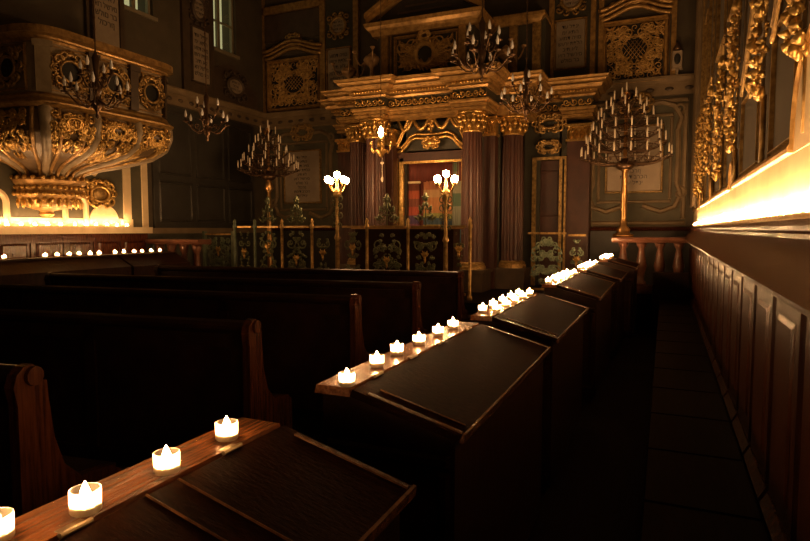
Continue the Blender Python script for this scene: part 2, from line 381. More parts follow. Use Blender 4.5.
# pilaster strips with inscribed tablets on the left wall
def panel_tablet(f, q, rect, label, lines, group=None, frame='strip', fw=.04, lh=None, d0=.0):
    u0, v0, u1, v1 = rect
    t = thing('inscription_tablet', f((u0 + u1) / 2, v0, 0), label, 'inscribed tablet', group)
    m = MB(); m.fbox(f, u0, v0, u1, v1, d0, d0 + .03); m.build('tablet', 'tablet', t)
    m = MB(); fframe(m, f, u0, v0, u1, v1, fw, d0, d0 + .05); m.build('frame', frame, t)
    lh = lh or (v1 - v0) * .85 / len(lines)
    text_lines(f, q, (u0 + u1) / 2, (v0 + v1) / 2, (u1 - u0) * .92, lines, lh, t, h=d0 + .033)
    return t
def medallion(f, cu, cv, ru, rv, label, lines, d0=0, frame='strip'):
    t = thing('inscription_medallion', f(cu, cv - rv, 0), label, 'inscribed medallion')
    n = 28; m = MB(); m.prism([(cu + ru * math.cos(2 * PI * k / n), cv + rv * math.sin(2 * PI * k / n)) for k in range(n)], f, 0, d0 + .03); m.build('disc', 'tablet', t)
    m = MB(); ring(m, f, cu, cv, ru, rv, .035, d0 + .03); m.build('rim', frame, t, True)
    m = MB()
    for s in (1, -1):
        g = lambda u, v, h, s=s: f(cu + s * u, cv + v, h)
        for yy, dd in ((.9, 1), (-.9, -1)):
            scroll(m, g, ru * 1.2, rv * yy, ru * .4, PI, .9, -dd, .022, d0 + .03); scroll(m, g, ru * .4, rv * 1.25 * dd, ru * .35, 0, .9, dd, .02, d0 + .03)
        for a in (-.8, -.3, .3, .8): leaf(m, g, ru * 1.1 * math.cos(a), rv * 1.1 * math.sin(a), ru * .5, ru * .3, a, .04, d0)
    m.build('scrollwork', 'gold2' if frame != 'strip' else 'strip', t, True)
    text_lines(f, 0, cu, cv, ru * 1.5, lines, rv * .42, t, h=d0 + .033)
    return t
a0, _ = lp(181, 60); a1, _ = lp(212, 60)
m = MB(); m.fbox(fL, a0, CZ + .02, a1, CH, 0, .06); b0, _ = lp(84, 20); b1, _ = lp(122, 20); m.fbox(fL, b0, CZ + .02, b1, CH, 0, .06)
m.build('trim_11', 'strip', kind='structure')
u0, v0 = lp(190, 80); u1, v1 = lp(205, 34)
panel_tablet(fL, 1, (u0, v0, u1, v1), 'narrow white tablet of dark Hebrew lines between the two windows', HEB[:7], d0=.06)
u, v = lp(195.5, 12)
medallion(fL, u, v + .04, .17, .2, 'small oval inscribed medallion above the narrow tablet by the window', HEB[3:6], d0=.06)
u0, v0 = lp(90, 40); u1, v1 = lp(114, 0); v1 += .35
panel_tablet(fL, 1, (u0, 4.02 + .25, u1, v1), 'tall white tablet of dark Hebrew lines rising behind the balcony rim', HEB[4:8], d0=.06, lh=.13)
u, v = lp(233, 87)
medallion(fL, u, v, .24, .17, 'round inscribed medallion low on the left wall under the right window', HEB[6:9], d0=.045)
m = MB(); u0, _ = lp(212, 100); u1, _ = lp(256, 105)
m.fbox(fL, u0, CZ + .05, u1, CZ + .35, 0, .04)
m.prism([(u0, CZ + .62), (u0 + .3, CZ + .75), ((u0 + u1) / 2, CZ + .8), (u1, CZ + .35), (u0, CZ + .35)], fL, 0, .03)
m.build('trim_12', 'strip', kind='structure')

# ------------------------------------------------ right wall
m = MB(); m.box(.42, FY, 0, RX, BY, 1.3)
y = .55; k = 0
while y < BY - .1:
    m.bev(lambda u, v, h: (.42 - h, u, v), y + .03, .5, y + .48, 1.29, 0, .035, .012)
    m.bev(lambda u, v, h: (.385 - h, u, v), y + .11, .6, y + .40, 1.2, 0, .008, .02)
    m.bev(lambda u, v, h: (.42 - h, u, v), y - .008, .5, y + .008, 1.29, 0, .02, .004)
    y += .51
m.build('trim_13', 'wains', kind='structure')
m = MB(); y = .55
while y < BY - .1:
    m.add([(.42, y + .02, .45), (.42, y + .49, .45), (.36, y + .49, .455), (.36, y + .02, .455), (.384, y + .02, .50), (.384, y + .49, .50), (.42, y + .02, .5), (.42, y + .49, .5)], [(0, 1, 2, 3), (3, 2, 5, 4), (4, 5, 7, 6), (0, 3, 4, 6), (1, 7, 5, 2), (0, 6, 7, 1)]); y += .51
m.build('baseboard_right', 'edge', kind='structure')  # pale chamfered moulding, its light tone painting glints at the panel feet
prof = [(0, 1.29), (.06, 1.29), (.15, 1.315), (.185, 1.325), (.188, 1.34), (.178, 1.35), (.074, 1.47), (.078, 1.485), (.088, 1.495), (.092, 1.51), (.086, 1.53), (0, 1.53)]
m = MB(); m.sweep([(RX, BY), (RX, FY)], prof); m.build('trim_14', 'frieze', kind='structure')
m = MB()      # cream band behind the candles with humps
m.fbox(fR, FY, 1.53, BY, 1.79, 0, .02)
HUMP = ((2.15, .47, .40), (4.84, .13, .18), (6.9, .14, .2), (8.9, .14, .2))
for yc, w, hh in HUMP:
    pts = [(yc - w * math.cos(PI * k / 20), 1.78 + hh * math.sin(PI * k / 20) ** .7) for k in range(21)]
    m.prism(pts, fR, 0, .024)
m.build('trim_15', 'cream', kind='structure')
m = MB()
segs = [(FY, 1.68), (2.62, 4.71), (4.97, 6.76), (7.04, 8.76), (9.04, BY)]
for a, b in segs: m.sweep([(RX, b), (RX, a)], [(.015, 1.78), (.04, 1.785), (.045, 1.80), (.035, 1.82), (0, 1.82)])
for yc, w, hh in HUMP:
    m.tube([fR(yc - w * math.cos(PI * k / 20), 1.79 + hh * math.sin(PI * k / 20) ** .7, .025) for k in range(21)], .014, 6)
m.build('trim_16', 'gstone', kind='structure')
# painted panels with gilt frames and hanging trophies above
def trophy(yc, zt, zb, seed, label, w=.14, rods=True):
    t = thing('gilt_trophy', fR(yc, zb, 0), label, 'wall ornament', None)
    rnd = random.Random(seed); m = MB(); n = int((zt - zb) / .036)
    for i in range(n):
        z = zt - (i + .5) * (zt - zb) / n; ww = w * (.45 + .55 * math.sin(PI * (.15 + .8 * i / n)) ** 1.0)
        for s in (1, -1):
            g = lambda u, v, h, s=s: fR(yc + s * u, v, h)
            scroll(m, g, ww * rnd.uniform(.2, .8), z, ww * rnd.uniform(.14, .3), rnd.uniform(0, 6), rnd.uniform(.7, 1.1), rnd.choice((1, -1)), rnd.uniform(.006, .011), rnd.uniform(.02, .075), steps=9)
            leaf(m, g, ww * rnd.uniform(0, .4), z, ww * rnd.uniform(.4, .8), .035, rnd.uniform(-1.6, .8), .04, rnd.uniform(.02, .07))
        if i % 2 == 0: m.ell(fR(yc + rnd.uniform(-.03, .03), z, .06), (.022, .024, .03), 8)
    m.build('festoon', 'gold', t, True)
    m = MB()
    for s in (1, -1): leaf(m, lambda u, v, h, s=s: fR(yc + s * u, v, h), .01, zb + .05, .08, .03, -1.2, .03, .02)
    for k in range(5): leaf(m, fR, yc, zt, .12, .035, PI / 2 + (k - 2) * .4, .06, .02)
    m.build('finial', 'gold', t, True)
    if rods:
        m = MB(); m.tube([fR(yc, zb, .02), fR(yc, 1.83, .02)], .013, 6); m.build('rod', 'gold2', t, True)
    return t
tro = [(2.45, 3.3, 2.10, 'large gilt hanging festoon nearest the camera, upper right corner'),
       (3.45, 3.5, 2.16, 'gilt hanging festoon second from the camera on the right wall'),
       (4.7, 2.95, 2.05, 'gilt hanging festoon on the right wall directly above the nearest pointed cream hump'),
       (5.8, 2.85, 1.95, 'gilt hanging festoon fourth from the camera on the right wall'),
       (7.2, 2.9, 2.1, 'gilt hanging festoon fifth from the camera on the right wall'),
       (8.5, 2.95, 1.97, 'gilt hanging festoon sixth from the camera on the right wall'),
       (9.6, 3.0, 1.97, 'gilt hanging festoon furthest along the right wall')]
for i, (yc, zt, zb, lb) in enumerate(tro): trophy(yc, zt, zb, 20 + i, lb)
pans = [(1.2, 2.2), (2.7, 3.25), (3.7, 4.45), (4.95, 5.6), (6.0, 6.9), (7.5, 8.25), (8.75, 9.35), (9.8, 9.95)]
m = MB()
for i, (a, b) in enumerate(pans):
    fframe(m, fR, a, 1.86, b, 2.3 + .1 * (i % 2), .014, 0, .02)
    zt = 3.3 + .5 * (i % 2)
    fframe(m, fR, a, 3.2, b, zt + 1, .02, 0, .03)
    for o_ in (0, .07):
        m.tube([fR(b - (b - a) * k / 12, 2.36 + o_ + .75 * (k / 12) ** 1.4, .02) for k in range(13)], .014, 6)
m.build('trim_17', 'gold2', kind='structure')
m = MB()
for a, b in zip([p[1] for p in pans[:-1]], [p[0] for p in pans[1:]]):
    c = (a + b) / 2; w = (b - a) / 2 - .06
    for dy in (-w, w - .03): m.fbox(fR, c + dy, 1.82, c + dy + .02, CH - .3, 0, .014)
m.build('trim_18', 'dim_cream', kind='structure')
# near the far corner: fluted pier up the right wall
m = MB(); m.fbox(fR, 9.95, 1.82, 10.95, CH, 0, .05)
for k in range(4): m.tube([fR(10.08 + .24 * k, 1.85, .055), fR(10.08 + .24 * k, CH, .055)], .035, 6)
m.build('trim_19', 'dim_cream', kind='structure')

# bench along the right wall
t = thing('wall_bench', (.18, 5, 0), 'long dark wooden bench running under the right wall panelling', 'bench')
y = -.6
seams = []
while y < 9.6:
    s_ = MB(); s_.bev(lambda u, v, h: (u, v, .415 + h), -.05, y + .004, .358, y + .60, 0, .035, .006); s_.build('seat_board', 'seat', t); y += .605
m = MB(); m.box(-.03, -.6, 0, .0, 9.63, .41); m.box(.0, -.6, .38, .375, 9.63, .414)
y = -.6
while y < 9.6: m.box(0, y, 0, .375, y + .03, .4); y += 1.2
m.build('frame', 'pew', t)

# ------------------------------------------------ reading desks with sloping lids
def desk(y0, y1, label, dx_=0, dz_=0):
    xl, xh, xr, zt, zl = -1.02 + dx_, -.89 + dx_, -.52 + dx_, 1.0 + dz_, .90 + dz_
    t = thing('reading_desk', ((xl + xr) / 2, (y0 + y1) / 2, 0), label, 'reading desk', None)
    m = MB(); z1, z2 = zt - .025, zl - .02
    prof = [(xl + .02, .05), (xr - .03, .05), (xr - .03, z2), (xh, z1 - .002), (xl + .02, z1)]
    m.prism(prof, lambda u, v, h: (u, h, v), y0 + .02, y1 - .02)
    m.box(xl + .04, y0 + .05, 0, xr - .06, y1 - .05, .05)
    for yy, s in ((y0 + .02, -1), (y1 - .02, 1)):       # framed end panels
        g = lambda u, v, h, yy=yy, s=s: (u, yy + s * h, v)
        fframe(m, g, xl + .08, .14, xr - .09, .78, .05, -.005, .012)
    m.build('body', 'pew', t)
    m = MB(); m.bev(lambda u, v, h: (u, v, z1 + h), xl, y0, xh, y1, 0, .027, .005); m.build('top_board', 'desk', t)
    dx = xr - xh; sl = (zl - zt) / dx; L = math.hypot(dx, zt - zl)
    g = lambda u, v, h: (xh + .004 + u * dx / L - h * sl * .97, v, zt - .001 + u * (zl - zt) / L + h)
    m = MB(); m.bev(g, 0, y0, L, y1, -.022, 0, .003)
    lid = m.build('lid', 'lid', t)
    m = MB()
    for a, b, c, d in ((0.05, y0 + .012, L - .01, y0 + .03), (.05, y1 - .03, L - .01, y1 - .012), (L - .010, y0, L + .004, y1), (.06, y0 + .08, L - .02, y0 + .086)) + (((.0, .80, L - .02, .808), (.0, .88, L - .02, .888)) if y0 < 0 else ()):
        m.bev(g, a, b, c, d, -.02, .0045, .003)
    m.build('edge_moulding', 'edge', lid)
    for q in (.14, .36, .58, .86):
        yy = y0 + (y1 - y0) * q; m = MB(); m.tube([(xh + .002, yy - .03, zt + .002), (xh + .002, yy + .03, zt + .002)], .0055, 8)
        m.bev(lambda u, v, h: (u, v, zt + h), xh - .02, yy - .025, xh, yy + .025, 0, .003, .001); m.build('hinge', 'steel', t)
    return t
A0 = .05
desk(-.15, 1.25, 'nearest reading desk, holding spaced glass candles at the bottom left')
desk(1.61, 3.04, 'second reading desk from the camera with a row of six candles')
desk(3.28, 4.68, 'third reading desk from the camera with a double cluster of candles')
desk(5.30, 6.90, 'fourth reading desk from the camera with small crowded candles', .03, .01)
desk(7.10, 8.46, 'fifth reading desk from the camera with small crowded candles', .08, .025)
desk(8.62, 9.72, 'farthest reading desk of the row, just before the marble balustrade', .18, .07)

# ------------------------------------------------ tealight candles
def make_tealight(loc, label, group=None, h=.044, r=.026, name='glass_candle'):
    t = local(thing(name, loc, label, 'candle', group)); e = .003
    MB().lathe([(r * .9, e), (r, .006), (r, h), (r - .0022, h), (r - .0022, .008), (.0001, .007)], n=18).build('glass_cup', 'cup', t, True)
    MB().lathe([(.0001, .0075), (r - .004, .0075), (r - .004, h * .48), (.004, h * .46), (.0001, h * .46)], n=14).build('wax', 'wax', t, True)
    MB().lathe([(.0001, 0), (.005, .003), (.0085, .010), (.0078, .018), (.0042, .027), (.0001, .036)], (0, 0, h * .5), n=8).build('flame', 'glow', t, True)
    return t
proto = None
def tealight(p, label, group=None):
    global proto
    if proto is None: proto = make_tealight(p, label, group); return proto
    r = dup(proto, p, label)
    if 'group' in r: del r['group']
    if group: r['group'] = group
    return r
lab = ['glass candle cut by the left picture edge on the nearest desk', 'large glass candle at the far left front of the nearest desk',
       'second fully visible glass candle on the nearest desk, behind the first', 'furthest glass candle on the nearest desk, near its far corner']
for (x, y), l in zip(((-4, 541), (86, 513), (167, 473), (227, 440)), lab): p = at(x, y, 2, 1.002); tealight((p.x, p.y, 1.002), l)
ordn = ['nearest candle of the second desk, in clear half empty glass', 'second candle from the near end of the second desk', 'third candle from the near end of the second desk',
        'fourth candle from the near end of the second desk', 'fifth candle from the near end of the second desk', 'last candle at the far end of the second desk']
for (x, y), l in zip(((347, 386), (377, 367), (397, 355), (419, 345), (438, 336), (453, 329)), ordn): p = at(x, y, 2, 1.002); tealight((p.x, p.y, 1.002), l)
def cluster(y0, y1, nx, ny, which, dx_=0, dz_=0):
    g = 'candles on the ' + which + ' desk'
    for j in range(nx):
        for i in range(ny):
            yy = y0 + (y1 - y0) * (i + (.25 if j else 0)) / (ny - .5)
            tealight((-.985 + j * .068 + dx_, yy, 1.002 + dz_), 'glass candle in the crowded cluster on the %s reading desk' % which, g)
cluster(3.42, 4.5, 2, 5, 'third'); cluster(5.42, 6.7, 2, 5, 'fourth', .03, .01); cluster(7.2, 8.36, 2, 5, 'fifth', .08, .025); cluster(8.72, 9.62, 2, 5, 'farthest', .18, .07)
for i in range(63):
    y = 1.3 + i * .134
    tealight((RX - .054, y, 1.532), 'glass candle in the packed row along the right wall ledge', 'candles on the right wall ledge')
for x in (-22, -7, 7, 21, 35, 48, 61, 75, 86, 96, 107, 117, 127):
    p = at(x, 224, 0, LX + .12); tealight((LX + .12, p.y, LEDGE + .002), 'glass candle in the row on the cream ledge beneath the balcony', 'candles on the left wall ledge')
ldz = 1.14
for i, x in enumerate((4, 45, 57, 69, 79, 90, 99, 115, 124, 134, 142, 151, 160)):
    p = at(x, 252, 0, -7.15)
    if i < 7: l, g = 'small candle on the left wall desk with seven candles', 'candles on the nearer left desk'
    else: l, g = 'small candle on the further left wall desk, below the dark panel', 'candles on the further left desk'
    tealight((-7.15, p.y, ldz + .002), l, g)
for y0, y1, l in ((3.6, 6.08, 'nearer dark reading desk by the left wall carrying seven small candles'), (6.1, 7.2, 'further dark reading desk by the left wall carrying six small candles')):
    t = thing('reading_desk', (-7.2, (y0 + y1) / 2, 0), l, 'reading desk')
    m = MB(); m.prism([(-7.28, 0), (-6.8, 0), (-6.8, .98), (-7.08, ldz - .02), (-7.28, ldz - .02)], lambda u, v, h: (u, h, v), y0, y1 - .02); m.build('body', 'pew', t)
    m = MB(); m.box(-7.3, y0 - .005, ldz - .02, -7.07, y1 - .015, ldz); m.build('top_board', 'pew', t)

# ------------------------------------------------ pews
def pew(xr, y, L, label, ang=R(7.5)):
    t = local(thing('pew', (xr, y, 0), label, 'pew', None, ang)); t.rotation_euler = (0, 0, ang)
    m = MB(); m.box(-L, .02, .08, -.05, .05, .94)
    n = max(1, int(L / 1.0)); g = lambda u, v, h: (u, .02 - h, v)
    for k in range(n + 1):
        u = -L + .05 + (L - .15) * k / n; m.fbox(g, u - .04, .08, u + .04, .93, 0, .018)
    m.fbox(g, -L, .84, -.05, .92, 0, .018); m.fbox(g, -L, .08, -.05, .18, 0, .018)
    m.build('back_panel', 'pew', t)
    m = MB(); m.sweep([(-L - .02, .035), (-.03, .035)], [(-.035, .93), (.03, .925), (.05, .945), (.052, .965), (.035, .985), (.01, .995), (-.02, .99), (-.04, .97)]); m.build('top_rail', 'pew', t, False)
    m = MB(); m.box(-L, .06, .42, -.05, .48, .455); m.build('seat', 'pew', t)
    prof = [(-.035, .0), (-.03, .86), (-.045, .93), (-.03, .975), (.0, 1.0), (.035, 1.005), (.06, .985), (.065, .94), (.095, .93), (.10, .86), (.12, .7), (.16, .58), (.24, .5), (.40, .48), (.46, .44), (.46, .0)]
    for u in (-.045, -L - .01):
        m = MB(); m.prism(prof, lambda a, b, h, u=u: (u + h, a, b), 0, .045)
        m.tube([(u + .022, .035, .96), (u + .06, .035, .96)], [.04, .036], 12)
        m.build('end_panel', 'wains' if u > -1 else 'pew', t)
    return t
pew(-2.12, 1.40, 3.0, 'nearest pew, its carved end cut by the left picture edge')
pew(-2.06, 2.63, 4.2, 'second pew from the camera with long panelled back')
pew(-2.13, 3.97, 4.4, 'third pew from the camera, ending behind the second desk candles')
pew(-2.13, 5.19, 4.4, 'fourth pew from the camera, with pale lit end post')
pew(-2.2, 6.75, 4.3, 'farthest pew, right before the wrought iron railing')

# ------------------------------------------------ balcony pulpit on the left wall
YC, AF, DF = 5.79, 1.07, 1.47
def half(a, b, e, N=97):
    raw = [(LX + b * math.sin(PI * k / 600) ** e, YC - a * math.copysign(abs(math.cos(PI * k / 600)) ** e, math.cos(PI * k / 600))) for k in range(601)]
    L = [0]
    for p, q in zip(raw, raw[1:]): L.append(L[-1] + math.hypot(q[0] - p[0], q[1] - p[1]))
    out = []; j = 0
    for i in range(N):
        d = L[-1] * i / (N - 1)
        while j < 599 and L[j + 1] < d: j += 1
        k = (d - L[j]) / max(1e-9, L[j + 1] - L[j]); k = min(1, max(0, k))
        out.append((raw[j][0] + (raw[j + 1][0] - raw[j][0]) * k, raw[j][1] + (raw[j + 1][1] - raw[j][1]) * k))
    return out
def level(z, tab):
    for (a, z0, e0), (b, z1, e1) in zip(tab, tab[1:]):
        if z0 <= z <= z1:
            k = (z - z0) / (z1 - z0); return a + (b - a) * k, e0 + (e1 - e0) * k
    return tab[-1][0], tab[-1][2]
TAB = [(.36, 2.2, .8), (.40, 2.29, .7), (.52, 2.36, .6), (.76, 2.43, .48), (.97, 2.53, .38), (1.07, 2.66, .30), (1.09, 2.82, .25), (1.07, 2.95, .22), (1.03, 3.1, .2), (1.04, 3.78, .2)]
cache = {}
def S(s, z, h=0):
    k = round(z, 3)
    if k not in cache:
        a, e = level(z, TAB); cache[k] = half(a, a * DF / AF, e)
    P = cache[k]; q = min(.9999, max(0, s)) * 96; i = int(q); w = q - i
    x = P[i][0] * (1 - w) + P[i + 1][0] * w; y = P[i][1] * (1 - w) + P[i + 1][1] * w
    tx, ty = P[i + 1][0] - P[i][0], P[i + 1][1] - P[i][1]; L = math.hypot(tx, ty) or 1
    return Vector((x + ty / L * h, y - tx / L * h, z))
def lofted(mb, levels, N=96):
    n = len(levels)
    vs = [S(k / N, z, h) for z, h in levels for k in range(N + 1)]
    mb.add(vs, [(i * (N + 1) + k, i * (N + 1) + k + 1, (i + 1) * (N + 1) + k + 1, (i + 1) * (N + 1) + k) for i in range(n - 1) for k in range(N)])
bal = thing('balcony', (LX, YC, 1.69), 'bulging gilded balcony pulpit jutting from the left wall above candles', 'balcony')
m = MB(); lofted(m, [(2.2 + .02 * i, 0) for i in range(38)]); m.build('basin', 'umber', bal, True)
m = MB(); lofted(m, [(2.94, 0), (2.94, .04), (2.98, .09), (3.0, .1), (3.03, .07), (3.05, .05), (3.08, .05), (3.11, .02), (3.12, 0)]); m.build('lower_cornice', 'gstone', bal)
m = MB(); lofted(m, [(3.1 + .06 * i, 0) for i in range(11)] + [(3.74, 0)]); m.build('parapet', 'stone', bal)
m = MB(); lofted(m, [(3.7, 0), (3.7, .02), (3.73, .025), (3.74, .05), (3.76, .06), (3.78, .11), (3.78, .13)]); P = [S(k / 96, 3.77, .13) for k in range(97)]; n0 = len(m.v)
m.add([(p.x, p.y, 3.81) for p in P] + [(p.x, p.y, 3.86) for p in P] + [(p.x - .0, p.y, 3.78) for p in P], [(k, k + 1, 98 + k, 97 + k) for k in range(96)] + [(194 + k, 195 + k, k + 1, k) for k in range(96)])
Q = [S(k / 96, 3.77, -.03) for k in range(97)]; m.add([(p.x, p.y, 3.86) for p in P] + [(q.x, q.y, 3.87) for q in Q], [(k, k + 1, 98 + k, 97 + k) for k in range(96)])
m.build('rim', 'gstone', bal)
m = MB(); P = [S(k / 96, 3.15) for k in range(97)]; m.add([(p.x, p.y, 3.15) for p in P], [tuple(range(97))]); m.build('balcony_floor', 'dark', bal)
piers = [.10, .30, .432, .568, .70, .90]
for s in piers:
    m = MB(); m.hexa([S(s + du, z, h) for du in (-.014, .014) for z in (3.12, 3.72) for h in (0, .05)])
    m.hexa([S(s + du, z, h) for du in (-.018, .018) for z in (3.64, 3.71) for h in (0, .07)]); m.build('pier', 'stone' if s in (.3, .1) else 'strip', bal)
for s in [.2, .366, .5, .634, .8]:
    f = lambda u, v, h, s=s: S(s + u / 4.6, v, h)
    wq = .22
    m = MB(); fframe(m, f, -wq - .03, 3.17, wq + .03, 3.66, .025, 0, .03); m.build('panel_frame', 'gstone', bal)
    m = MB(); m.prism([(.15 * math.cos(2 * PI * k / 20), 3.41 + .19 * math.sin(2 * PI * k / 20)) for k in range(20)], f, 0, .012); m.build('dark_oval', 'black', bal)
    m = MB(); cartouche(m, f, 0, 3.41, .25, .22, .02, h=.035); filigree(m, f, -.25, 3.17, .25, 3.66, int(s * 777), 9, .012, True, (.17, .2), .03); m.build('cartouche', 'gold2', bal, True)
# ribs running down the bulb, with gilded foliage between
ribs = []
for s in piers + [.2, .366, .5, .634, .8]:
    pass
for s in piers:
    for dd in (-.028, 0, .028):
        m = MB(); zs = [2.21 + .74 * k / 18 for k in range(19)]
        m.tube([S(s + dd * (1 + .6 * (2.95 - z)), z, .01 if dd else -.02) for z in zs], [.024 if dd else .085 * (.5 + .5 * k / 18) for k in range(19)], 8); m.build('rib', 'gstone' if dd else 'stone', bal, True)
for s in [.2, .366, .5, .634, .8]:
    f = lambda u, v, h, s=s: S(s + u / 4.6, v, h)
    m = MB(); cartouche(m, f, 0, 2.78, .17, .11, .016, h=.03); filigree(m, f, -.27, 2.40, .27, 2.93, int(s * 1000), 26, .014, h=.03)
    m.build('foliage', 'gold', bal, True)
# neck drum and pendant
def drumring(m, z0, z1, a0, a1, e=.8, b=None):
    N = 48; P = half(a0, a0 * 1.15, e, N + 1); Q = half(a1, a1 * 1.15, e, N + 1)
    m.add([(p[0], p[1], z0) for p in P] + [(q[0], q[1], z1) for q in Q], [(k, k + 1, N + 2 + k, N + 1 + k) for k in range(N)])
m = MB()
lv = [(2.2, .36), (2.2, .46), (2.17, .48), (2.13, .46), (2.1, .43), (2.03, .42), (1.98, .44), (1.95, .42), (1.9, .38), (1.84, .34), (1.80, .28), (1.77, .16), (1.76, .1), (1.74, .09), (1.71, .11), (1.68, .08), (1.66, .02)]
for (z0, a0_), (z1, a1_) in zip(lv, lv[1:]): drumring(m, z0, z1, a0_, a1_)
m.build('neck', 'gstone', bal, True)
m = MB()
for z, a, n in ((2.2, .47, 15), (1.98, .45, 18), (1.9, .39, 15), (2.07, .43, 20)):
    for p in half(a, a * 1.15, .8, n): m.ell((p[0] + .01, p[1], z), (.03, .035, .03), 8)
for p in half(.4, .46, .8, 13): leaf(m, lambda u, v, h, p=p: (p[0] + h * .8, p[1] + u, v), 0, 1.92, .14, .09, -PI / 2, .04, .01)
m.build('beading', 'gold', bal, True)

# ============================================================ BACK WALL
def grille(x0, y0, x1, y1, label, seed):
    u0, v0 = bp(x0, y1); u1, v1 = bp(x1, y0)
    u0 = (u0 + bp(x0, y0)[0]) / 2; v0 = (v0 + bp(x1, y1)[1]) / 2; v1 = (v1 + bp(x0, y0)[1]) / 2
    t = thing('gallery_grille', fB((u0 + u1) / 2, v0, 0), label, 'grille')
    MB().fbox(fB, u0, v0, u1, v1, 0, .01).build('backing', 'black', t)
    m = MB(); fframe(m, fB, u0, v0, u1, v1, .09, 0, .07); fframe(m, fB, u0 - .04, v0 - .04, u1 + .04, v1 + .04, .03, 0, .1)
    m.build('frame', 'gstone', t)
    W = (u1 - u0); Hh = v1 - v0; cu = (u0 + u1) / 2; cv = (v0 + v1) / 2
    m = MB()
    for i in range(5): # lattice middle
        for s in (1, -1):
            a = -1 + i * .5
            p = [(cu + (a) * W * .14 - s * W * .13, cv - Hh * .13), (cu + a * W * .14 + s * W * .13, cv + Hh * .2)]
            m.tube([fB(*q, .03) for q in p], .006, 4)
    for k in range(13): pass
    m.tube([fB(cu + W * .24 * math.sin(q) * (1 if True else 0), cv + Hh * .03 + Hh * .25 * math.cos(q) * (1 - .25 * math.sin(q) ** 2), .035) for q in [2 * PI * k / 24 for k in range(25)]], .014, 5)
    filigree(m, fB, u0, v0, u1, v1, seed, 46, .013, True, (W * .24, Hh * .24), .04)
    for i in range(7):
        for j in range(7):
            uu, vv = u0 + W * (i + .5) / 7, v0 + Hh * (j + .5) / 7
            if ((uu - cu) / (W * .25)) ** 2 + ((vv - cv) / (Hh * .25)) ** 2 > 1:
                scroll(m, fB, uu, vv, W * .07, (i * 2.3 + j * 1.7), .9, (-1) ** (i + j), .01, .03, 4, 8)
    m.build('scroll_lattice', 'leaf', t, True)
    m = MB(); hw = W / 2 + .12   # curved top cornice
    for dz, tt in ((0, .04), (.08, .03), (.15, .035)):
        m.tube([fB(cu + hw * (1 + dz * .3) * (-1 + 2 * k / 20), v1 + .13 + dz + .12 * math.cos(PI * (-1 + 2 * k / 20)) * .7 + .06, .06 + dz * .3) for k in range(21)], tt, 6)
    m.build('cornice', 'gstone', t, True)
    m = MB(); cartouche(m, fB, cu, v1 + .42, .22, .16, .024, h=.05)
    for s in (1, -1):
        scroll(m, lambda u, v, h, s=s: fB(cu + s * u, v, h), W * .4, v1 + .3, .1, PI, .9, -1, .025, .04)
    m.build('crest', 'gold2', t, True)
    return t
grille(272, 62, 318, 106, 'gilt pierced scroll grille on the back wall in the left corner', 5)
grille(607, 24, 664, 80, 'gilt pierced scroll grille on the back wall above the right candelabrum', 9)
def btab(x0, y0, x1, y1, label, lines, **k):
    u0, v0 = bp((x0), (y0 + y1) / 2); u1, _ = bp(x1, (y0 + y1) / 2); v0 = bp((x0 + x1) / 2, y1)[1]; v1 = bp((x0 + x1) / 2, y0)[1]
    return panel_tablet(fB, 0, (u0, v0, u1, v1), label, lines, **k)
btab(557, 22, 585, 68, 'white inscribed tablet on the back wall left of the right grille', HEB[:7], frame='gstone', d0=.05)
btab(330, 50, 351, 98, 'white inscribed tablet on the back wall left of the ark', HEB[2:9], frame='gstone', d0=.05)
btab(287, 152, 321, 202, 'pale inscribed tablet low on the back wall behind the left candelabrum', HEB + HEB[:1], frame='gold2', d0=.04)
btab(608, 128, 661, 191, 'large pale inscribed tablet behind the right candelabrum', HEB[1:] + HEB[:1], frame='gold2', d0=.04)
for x, y, l in ((340, 27, 'round inscribed medallion above the tablet left of the ark'), (572, 1, 'round inscribed medallion at the top edge above the right tablet')):
    u, v = bp(x, y); medallion(fB, u, v, .17, .17, l, HEB[:3], d0=.05, frame='gold2')
# pilasters / dark fields behind tablets
m = MB()
for x0, x1 in ((323, 358), (552, 592)):
    u0, _ = bp(x0, 80); u1, _ = bp(x1, 80); m.fbox(fB, u0, CZ + .02, u1, CH, 0, .05)
m.build('trim_20', 'dkgreen', kind='structure')
m = MB()
for x0, x1 in ((322, 327), (355, 360), (549, 554), (590, 595), (598, 603), (670, 675), (262, 266)):
    u0, _ = bp(x0, 80); u1, _ = bp(x1, 80); m.fbox(fB, u0, CZ + .02, u1, CH, 0, .08)
m.build('trim_21', 'gstone', kind='structure')
# painting frame high above the left grille and dark red valance
m = MB(); u0, v0 = bp(255, 18); u1, v1 = bp(322, 0); m.fbox(fB, u0, v0, u1, v0 + .15, 0, .08); m.build('trim_22', 'gstone', kind='structure')
m = MB(); v2 = bp(290, 40)[1]; m.fbox(fB, u0, v2, u1, v0 - .02, 0, .03); m.build('trim_23', 'strip', kind='structure')

